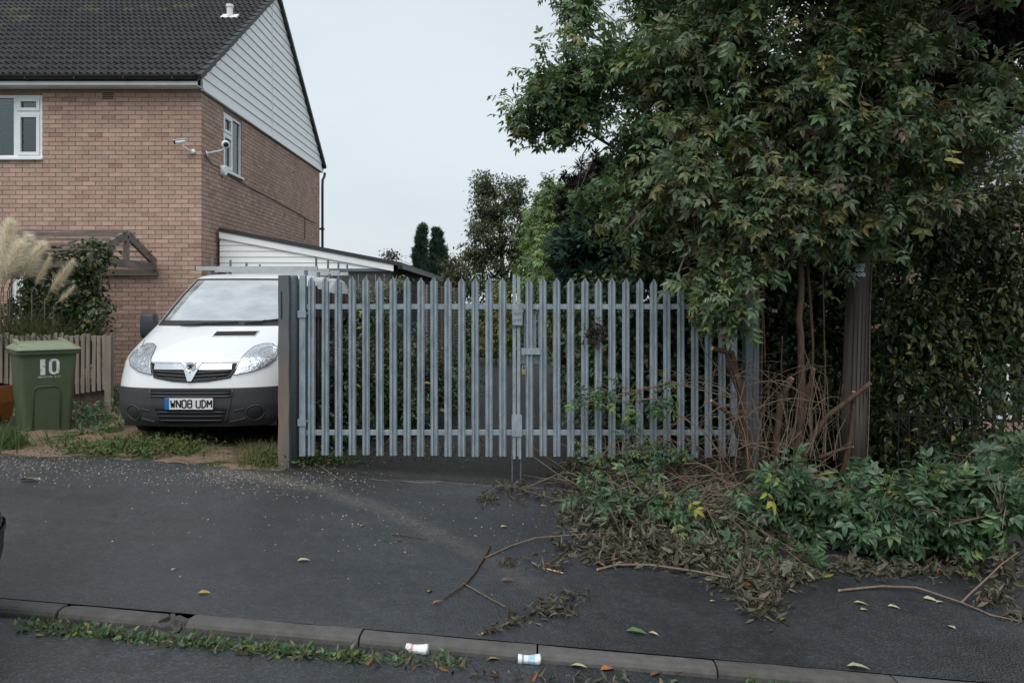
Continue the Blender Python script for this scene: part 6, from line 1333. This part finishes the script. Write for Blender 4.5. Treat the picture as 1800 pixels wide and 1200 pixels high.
for ch, px, py in (('D', 1511, 473.5), ('P', 1517.5, 473.5), ('6', 1506.5, 482), ('0', 1513.5, 482.5), ('2', 1520, 482.5)):
    p = pfront(px, py, .004); r_ = face_rot(px, py); nn = Vector((math.sin(r_), -math.cos(r_), 0)); mb = MB(); mb.lathe([(.022, 0), (.022, .003)], p, tuple(nn), 16); dsc = mb.build('number_disc', M['disc'], tpole)
    me = text_mesh(ch, .034, M['ink']); link('lettering', me, dsc, p+nn*.0045-wloc(dsc), (R(90), 0, r_))

# ================================================================ cut branches and litter on the pavement
def mound(x, y): return 0.
def litter(name, label, lst, sz=(.05, .11), seed=0, tpl='dead', pal=DEADP):
    ps = []; hs_ = []
    for px, py, rx, ry, h_, n in lst:
        for _ in range(n):
            a, b = rnd.gauss(0, .5), rnd.gauss(0, .5); g = G(px+a*rx, py+b*ry); k = max(0, 1-(a*a+b*b)*.8); ps.append((g.x, g.y, g.z+.006+h_*k*rnd.random()**.6))
    pos = np.array(ps); n = len(pos); ax, up = orient(rng.normal(size=(n, 3))*np.array((1, 1, .25)), .6, .9, .25, .7); o = cloud(name, T[tpl], pos, ax, up, rng.uniform(*sz, n), palette(n, pal), M['dead']); return tag(o, label, 'leaf litter')
litter('wilted_leaf_heap', 'broad heap of wilted brown elder leaves under the right gate leaf',
       [(1050, 845, 80, 30, .30, 700), (1120, 870, 120, 40, .28, 1200), (1090, 920, 110, 30, .16, 700), (1180, 930, 150, 40, .16, 1300), (1130, 965, 130, 22, .10, 900), (1240, 985, 120, 22, .10, 800), (1080, 985, 60, 14, .06, 250), (1240, 880, 140, 50, .26, 1200), (1320, 950, 100, 45, .14, 800), (1330, 1035, 60, 24, .09, 420), (1340, 1075, 40, 16, .06, 120), (1390, 1010, 50, 20, .08, 260), (1310, 1010, 80, 16, .08, 300), (1180, 820, 160, 24, .22, 700)])
litter('wilted_leaf_trail', 'thin trail of wilted leaves on the asphalt nearest the kerb', [(1000, 1050, 40, 10, .03, 45), (985, 1080, 36, 10, .03, 50), (940, 1080, 30, 8, .03, 34), (900, 1098, 28, 8, .03, 34), (865, 1112, 18, 6, .025, 20), (960, 1065, 30, 6, .02, 20)], (.03, .075))
litter('wilted_leaf_sprig', 'wilted leaf tufts on the seam in front of the gate rods', [(856, 880, 20, 10, .06, 50), (880, 862, 14, 10, .10, 40), (912, 868, 26, 12, .12, 90), (960, 878, 40, 10, .06, 60), (905, 990, 40, 6, .03, 36), (960, 1000, 26, 5, .03, 24), (1000, 968, 24, 10, .04, 30), (985, 1000, 16, 8, .03, 24), (1130, 985, 24, 6, .03, 30)], (.035, .08))
litter('wilted_leaf_drift', 'dead leaves hanging round the fallen bough by the kerb on the dark asphalt', [(1770, 1020, 26, 36, .30, 150), (1745, 1060, 36, 14, .10, 90), (1790, 1085, 26, 8, .05, 40), (1600, 1010, 120, 14, .05, 160), (1500, 1000, 70, 14, .05, 120), (1690, 1005, 80, 14, .08, 130)])
tree('wilting_sprigs', 'half-wilted green elder sprigs lying on the leaf heap', 'shrub', G(1150, 900), blobs_px([(1100, 845, 7.0, 60, 18, .2), (1150, 880, 6.6, 40, 16, .2), (1230, 905, 6.3, 50, 20, .2), (1285, 930, 6.1, 40, 24, .2), (1060, 880, 6.7, 40, 16, .2), (1330, 885, 6.5, 30, 30, .2), (1270, 960, 5.9, 40, 18, .15), (1395, 985, 5.7, 30, 22, .12)]), 60, 5, .06, 'elder', (.13, .24), FRESH+[(5, (.10, .115, .075))], M['leaf'], M['twig'], [([(1320, 880, 6.6), (1200, 890, 6.5), (1080, 860, 6.8)], .006, .003)], nleaf=150, ntw=25, tw_r=.004, ori=(.3, .8, .5))
# twig tangle at the foot of the elder: too many to pick apart
mb = MB()
for k in range(330):
    a = G(rnd.gauss(1230, 95), rnd.uniform(815, 900)); L = rnd.uniform(.25, .9); th = rnd.uniform(0, 2*math.pi); el = rnd.uniform(-.02, .55) if rnd.random() < .7 else rnd.uniform(.5, 1.2)
    d_ = Vector((math.cos(th), math.sin(th)*.5, math.sin(el))); b = a+d_*L; m_ = a.lerp(b, .5)+Vector((rnd.uniform(-.08, .08), 0, rnd.uniform(0, .12)))
    a.z += .03+rnd.random()*.15; b.z = max(b.z, float(gz(b.x))+.02); r_ = rnd.uniform(.0025, .006); mb.tube([a, m_, b], [r_, r_*.8, r_*.5], 5, False)
o = mb.build('twig_tangle', M['twig'], smooth=True, fix=False); tag(o, 'tangle of dry twigs heaped at the foot of the elder stems', 'twigs', kind='stuff')
mb = MB()
for k in range(70):
    px = rnd.uniform(1260, 1480); a = P(px, rnd.uniform(790, 830), rnd.uniform(7.4, 7.9)); L = rnd.uniform(.3, 1.0); b = a+Vector((rnd.uniform(-.22, .22), rnd.uniform(-.1, .1), L)); r_ = rnd.uniform(.002, .006)
    mb.tube([a, a.lerp(b, .5)+Vector((rnd.uniform(-.1, .1), 0, 0)), b, b+Vector((rnd.uniform(-.15, .15), 0, rnd.uniform(-.15, .1)))], [r_, r_*.8, r_*.6, r_*.3], 5, False)
o = mb.build('dry_shoots', M['twig'], smooth=True, fix=False); tag(o, 'thin dry shoots standing among the elder stems', 'twigs', kind='stuff')
mb = MB()
for k in range(60):
    a = P(rnd.gauss(1295, 45), rnd.uniform(660, 835), rnd.uniform(7.35, 7.75)); th = rnd.uniform(.2, math.pi-.1); L = rnd.uniform(.3, .95); d_ = Vector((math.cos(th)*(-1 if rnd.random() < .7 else 1), rnd.uniform(-.25, .15), math.sin(th)*.8)); r_ = rnd.uniform(.002, .0055); q = [a]
    for f in range(8):
        d_ = (d_+Vector((rnd.uniform(-.22, .22), rnd.uniform(-.1, .1), -.16+rnd.uniform(-.15, .15)))).normalized(); q.append(q[-1]+d_*L/8)
    mb.tube(q, [r_*(1-.09*f) for f in range(9)], 5, False)
o = mb.build('dry_brush', M['twig'], smooth=True, fix=False); tag(o, 'wiry dry brush sprawling over the right end of the gate', 'twigs', kind='stuff')
# single cut branches, each its own thing
def stick(name, label, pts, r0, r1, m='twig', lift=.0, cut=True, group='cut branches on the pavement'):
    path = []
    for p in pts:
        if len(p) == 2: g = G(*p); g.z += r0+.002+lift
        elif p[2] > 3: g = P(*p)
        else: g = G(p[0], p[1], p[2])
        path.append(g)
    fine = []
    for a, b in zip(path[:-1], path[1:]):
        for k in range(3): fine.append(a.lerp(b, k/3)+Vector((rnd.uniform(-1, 1), rnd.uniform(-1, 1), 0))*r0*.5)
    fine.append(path[-1]); n = len(fine); base = Vector(fine[0]); e = empty(name, base, label, 'branch', group)
    mb = MB(); mb.tube(fine, [r0+(r1-r0)*k/(n-1) for k in range(n)], 7); mb.build('bark', M[m], e, smooth=True)
    if cut: d_ = (fine[0]-fine[1]).normalized(); mb = MB(); mb.lathe([(r0*.95, 0), (r0*.9, .003), (0, .004)], fine[0], tuple(d_), 8); mb.build('cut_face', M['cutwood'], e)
    return e
S = [('bare forked stick lying between the kerb and the seam', [(860, 962), (843, 995), (818, 1028), (780, 1055)], .014, .007, 'bark'),
     ('thin pale twig lying below the forked stick', [(815, 1027), (850, 1047), (888, 1068)], .007, .004, 'twig'),
     ('long thin branch running from the forked stick into the leaf heap', [(852, 982), (900, 960), (940, 945, .03), (1000, 940, .05), (1090, 936, .06), (1180, 932, .08)], .008, .005, 'twig'),
     ('short peeled stick with pale wood on the asphalt', [(954, 1000), (990, 1009)], .009, .008, 'cutwood'),
     ('long bowed branch along the front of the leaf heap', [(1050, 1003), (1085, 992, .02), (1140, 992, .03), (1220, 1003, .03), (1290, 1017, .03), (1385, 1026, .03)], .012, .009, 'twig'),
     ('branch standing out of the leaf heap with dead leaves', [(1260, 962, .02), (1220, 930, .14), (1180, 930, .08)], .009, .005, 'twig'),
     ('bough arching over the wet asphalt by the kerb', [(1474, 1040), (1550, 1030, .02), (1610, 1032, .03), (1690, 1058, .02), (1740, 1080, .01), (1795, 1092, .01)], .012, .007, 'twig'),
     ('side bough rising from the arching bough to the leaves', [(1690, 1058, .02), (1735, 1015, .12), (1760, 992, .2), (1790, 970, .3)], .010, .006, 'twig'),
     ('thin branch reaching from the gate rods to the heap', [(920, 858, .02), (960, 843, .06), (990, 828, .12), (1045, 846, .10)], .009, .006, 'twig'),
     ('curled twig beside the gate rods', [(852, 888), (862, 862, .05), (880, 850, .08), (905, 852, .05)], .005, .003, 'twig'),
     ('leafy brown twig nearest the kerb stones', [(848, 1115), (900, 1095), (945, 1073), (975, 1085)], .009, .004, 'twig_d'),
     ('small twig beside the leafy brown twig', [(944, 1068), (960, 1078), (1010, 1082)], .006, .004, 'twig'),
     ('thin dark twig in the middle of the pavement', [(690, 940), (715, 943), (752, 949)], .006, .004, 'twig_d'),
     ('dark twiggy sprig lying on the road below the kerb', [(301, 1131), (270, 1142), (240, 1145)], .006, .003, 'twig_d'),
     ('dark curved branch in the gap left of the leaf heap', [(955, 998), (985, 975, .02), (1018, 950, .03)], .009, .005, 'twig_d'),
     ('thick brown branch poking up through the leaf heap', [(1148, 860, .02), (1125, 835, .12), (1108, 815, .25)], .012, .010, 'bark'),
     ('long pale branch crossing in front of the elder stems', [(1130, 880, .05), (1250, 845, .16), (1345, 825, .22)], .009, .006, 'twig'),
     ('pale bent branch leaning on the elder stems', [(1300, 905, .05), (1270, 840, .25), (1262, 760, .62)], .010, .006, 'twig'),
     ('arched dry branch over the twig tangle', [(1210, 905, .03), (1240, 860, .2), (1330, 852, .15)], .007, .004, 'twig'),
     ('slender branch sloping down through the heap to the pavement', [(1275, 885, .18), (1310, 925, .16), (1390, 1020, .03)], .007, .004, 'twig'),
     ('smooth branch lying right of the telegraph pole foot', [(1510, 838, .15), (1570, 855, .12), (1620, 855, .13), (1640, 850, .15)], .016, .010, 'bark'),
     ('forked branch rising from the green foliage beside the pole', [(1566, 855, .12), (1580, 820, .25), (1610, 790, .42), (1645, 772, .55)], .014, .006, 'twig'),
     ('thin branch running down from the pole foot to the green leaves', [(1512, 840, .15), (1570, 872, .1), (1605, 890, .12)], .008, .004, 'twig'),
     ('arched twig over the right of the green foliage', [(1680, 855, .35), (1710, 815, .55), (1760, 803, .62), (1800, 808, .6)], .007, .004, 'twig'),
     ('thin branch bending down beside the green foliage', [(1615, 858, .12), (1640, 890, .08), (1668, 918, .04)], .007, .004, 'twig'),
     ('short stub lying among the driveway weeds', [(555, 815), (600, 845)], .006, .004, 'twig')]
for lab, pts, r0, r1, m_ in S: stick('cut_branch', lab, pts, r0*.72, r1*.7, m_)
# extra wiry shoots across the gate
for lab, pts in (('wiry bare shoot crossing the right gate leaf', [(1000, 715, 7.8), (1100, 690, 7.75), (1180, 670, 7.7), (1300, 695, 7.6)]), ('bent dead shoot hanging at the right end of the gate', [(1215, 555, 7.6), (1240, 620, 7.6), (1275, 660, 7.6), (1262, 720, 7.55), (1290, 790, 7.6)])):
    stick('bare_shoot', lab, pts, .006, .003, 'twig', cut=False, group='bare shoots on the gate')

# single fallen leaves one can count
LT = tpl_leaf(.5, .2, .15); LM = {}
def fleaf(px, py, L, c_, ang, lab, dz=0.):
    key = tuple(c_); g = G(px, py, dz)
    if key not in LM:
        V, F = LT; me = fast_mesh('fallen_leaf', V, [len(f) for f in F], [v for f in F for v in f], np.tile(c_, (len(V), 1))); me.materials.append(M['dead']); LM[key] = me
    o = link('fallen_leaf', LM[key], None, (g.x, g.y, g.z+.008), (rnd.uniform(-.2, .2), rnd.uniform(-.25, .05), ang), L); tag(o, lab, 'leaf', 'fallen leaves on the asphalt')
YE, PA, OR, BR, GR = (.36, .27, .06), (.42, .40, .24), (.36, .13, .04), (.14, .08, .05), (.10, .16, .06)
for px, py, L, c_, a, lab in ((347, 1044, .075, YE, .1, 'yellow leaf by itself on the open asphalt above the kerb'), (522, 987, .09, PA, .4, 'pale curled leaf in the middle of the open asphalt'), (301, 1004, .045, PA, 1.2, 'tiny pale leaf in the middle of the left pavement'),
    (753, 1042, .065, YE, 1.4, 'upright yellow leaf left of the forked stick'), (760, 1063, .07, OR, .6, 'rust brown leaf below the yellow one by the forked stick'), (880, 1022, .09, BR, .2, 'brown curled leaf under the forked stick'), (1100, 1110, .12, GR, -.2, 'long fresh green leaf near the kerb stones'), (1140, 1113, .06, PA, -.5, 'small pale leaf beside the long green leaf'),
    (1372, 1092, .07, YE, .8, 'bright yellow leaf at the tip of the leaf heap'), (1500, 1060, .10, PA, -.2, 'pale leaf under the arching bough'), (1512, 1073, .07, (.35, .28, .18), .3, 'buff rounded leaf under the arching bough'), (1560, 1066, .08, PA, -.2, 'cream leaf on wet asphalt beside the buff one'), (1622, 1052, .10, PA, -.3, 'cream leaf tucked against the arching bough'), (1645, 1060, .07, PA, .2, 'cream leaf right of the bough fork'),
    (1680, 1107, .07, PA, 1.9, 'single pale leaf standing on the dark asphalt by the kerb'), (1488, 1172, .12, (.34, .36, .22), -.2, 'pale green leaf lying on the kerb stone'), (1248, 1058, .05, PA, .3, 'small pale leaf left of the leaf heap tip'), (950, 890, .07, YE, .3, 'yellow leaf near the gate rods'), (1050, 968, .08, YE, .2, 'yellow leaf on the left edge of the leaf heap'), (1030, 958, .09, OR, -.1, 'orange leaf on the left edge of the leaf heap'),
    (1655, 968, .14, PA, -.1, 'long cream leaf below the green foliage'), (1730, 945, .13, (.30, .34, .07), -.9, 'lime yellow leaf hanging from the green foliage'), (880, 927, .07, PA, .5, 'pale forked leaf scrap on the asphalt below the rods'), (697, 950, .05, (.16, .18, .08), .2, 'small green leaf below the thin dark twig'), (633, 926, .05, YE, 1.1, 'small yellow leaf on the sandy tyre track'), (35, 845, .16, (.20, .16, .11), .1, 'flat brown scrap at the pavement edge by the bin'), (62, 842, .06, (.45, .40, .36), -.2, 'small pale scrap beside the flat brown one')):
    fleaf(px, py, L, c_, a, lab)
for px, py, L, c_, a, lab in ((790, 1149, .08, OR, 1.3, 'upright orange leaf in the gutter right of the crushed white can'), (856, 1161, .07, (.30, .24, .10), .2, 'round tan leaf in the gutter between the two cans'), (1002, 1172, .09, PA, -.3, 'pale folded leaf in the gutter right of the blue and white can'), (1055, 1179, .09, (.38, .14, .05), .3, 'orange leaf in the gutter below the kerb joint'), (1180, 1185, .10, (.36, .12, .05), .1, 'large orange-red leaf farthest along the gutter'), (1143, 1190, .08, BR, .6, 'dark brown leaf in the gutter beside the orange-red one'), (60, 1120, .05, YE, .3, 'yellowish leaf on the road below the kerb weeds')):
    fleaf(px, py, L, c_, a, lab, -.048)
# two crushed cans in the gutter
def can(px, py, ang, lab, cols, squash):
    g = G(px, py, -.053); e = empty('crushed_can', g, lab, 'can', 'crushed cans in the gutter', rot=(0, 0, ang)); r0 = .032; Lc = .118
    def dent(x, a): return r0*(1-squash*max(0, math.sin(x/Lc*math.pi))*(.35+.65*max(0, math.sin(a)))*(.7+.3*math.sin(23*x+2*a)))
    def tubeseg(x0, x1, m, nm, k=5, sh=0):
        mb = MB(); n = 18; V = []
        for i in range(k+1):
            x = x0+(x1-x0)*i/k; f = 1 if .012 < x < Lc-.012 else .82+.18*min(x, Lc-x)/.012
            for j in range(n): a = 2*math.pi*j/n; rr = (dent(x, a)+sh)*f; V.append((x-Lc/2, rr*math.cos(a), r0*.85+rr*math.sin(a)*.92))
        mb.add(V, [(i*n+j, i*n+(j+1) % n, (i+1)*n+(j+1) % n, (i+1)*n+j) for i in range(k) for j in range(n)]+[tuple(range(n))[::-1], tuple(k*n+j for j in range(n))]); mb.build(nm, m, e, local=True)
    tubeseg(0, Lc, M['platewhite'], 'can_body', 14)
    for x0, x1, m in cols: tubeseg(x0, x1, m, 'printed_band', 3, .0006)
    tubeseg(Lc-.006, Lc, M['steel'], 'can_lid', 2, .0008)
M['pink'] = mk('faded_pink', (.60, .30, .32), .5, .2, 60); M['skyblue'] = mk('pale_blue_print', (.30, .52, .66), .5, .25, 60, c2=(.7, .72, .74), c2scale=70)
can(734, 1149, -.15, 'crushed white can with faded pink print among the gutter weeds', [(.028, .040, M['pink'])], .6)
can(931, 1167, -.05, 'flattened pale blue and white can in the gutter by the kerb joint', [(.052, .088, M['skyblue']), (.02, .03, M['galv'])], .75)
# orange garden mower half hidden behind the bin
e = empty('orange_mower', P(-4, 752, 9.3), 'orange garden machine with black wheels behind the green bin', 'mower'); c = P(-6, 752, 9.3)
mb = MB(); mb.prism([(c.x-.25, c.z+.08), (c.x+.06, c.z+.08), (c.x+.10, c.z+.3), (c.x+.09, c.z+.5), (c.x+.02, c.z+.42), (c.x-.1, c.z+.3), (c.x-.25, c.z+.25)], 'y', 9.2, 9.5); mb.build('housing', M['orange'], e, bevel=.02)
for x_ in (.02, -.2): mb = MB(); mb.lathe([(.03, -.03), (.11, -.03), (.12, 0), (.11, .03), (.03, .03)], (c.x+x_, 9.16, c.z+.12), (0, 1, 0), 18); mb.build('wheel', M['rubber'], e)
mb = MB(); mb.lathe([(.08, 0), (.06, .03)], (c.x+.03, 9.19, c.z+.34), (0, -1, 0), 14); mb.build('vent', M['darkgap'], e)
mb = MB(); mb.tube([(c.x-.1, 9.4, c.z+.3), (c.x-.35, 9.45, c.z+.95)], .014, 8); mb.build('handle', M['ink'], e)
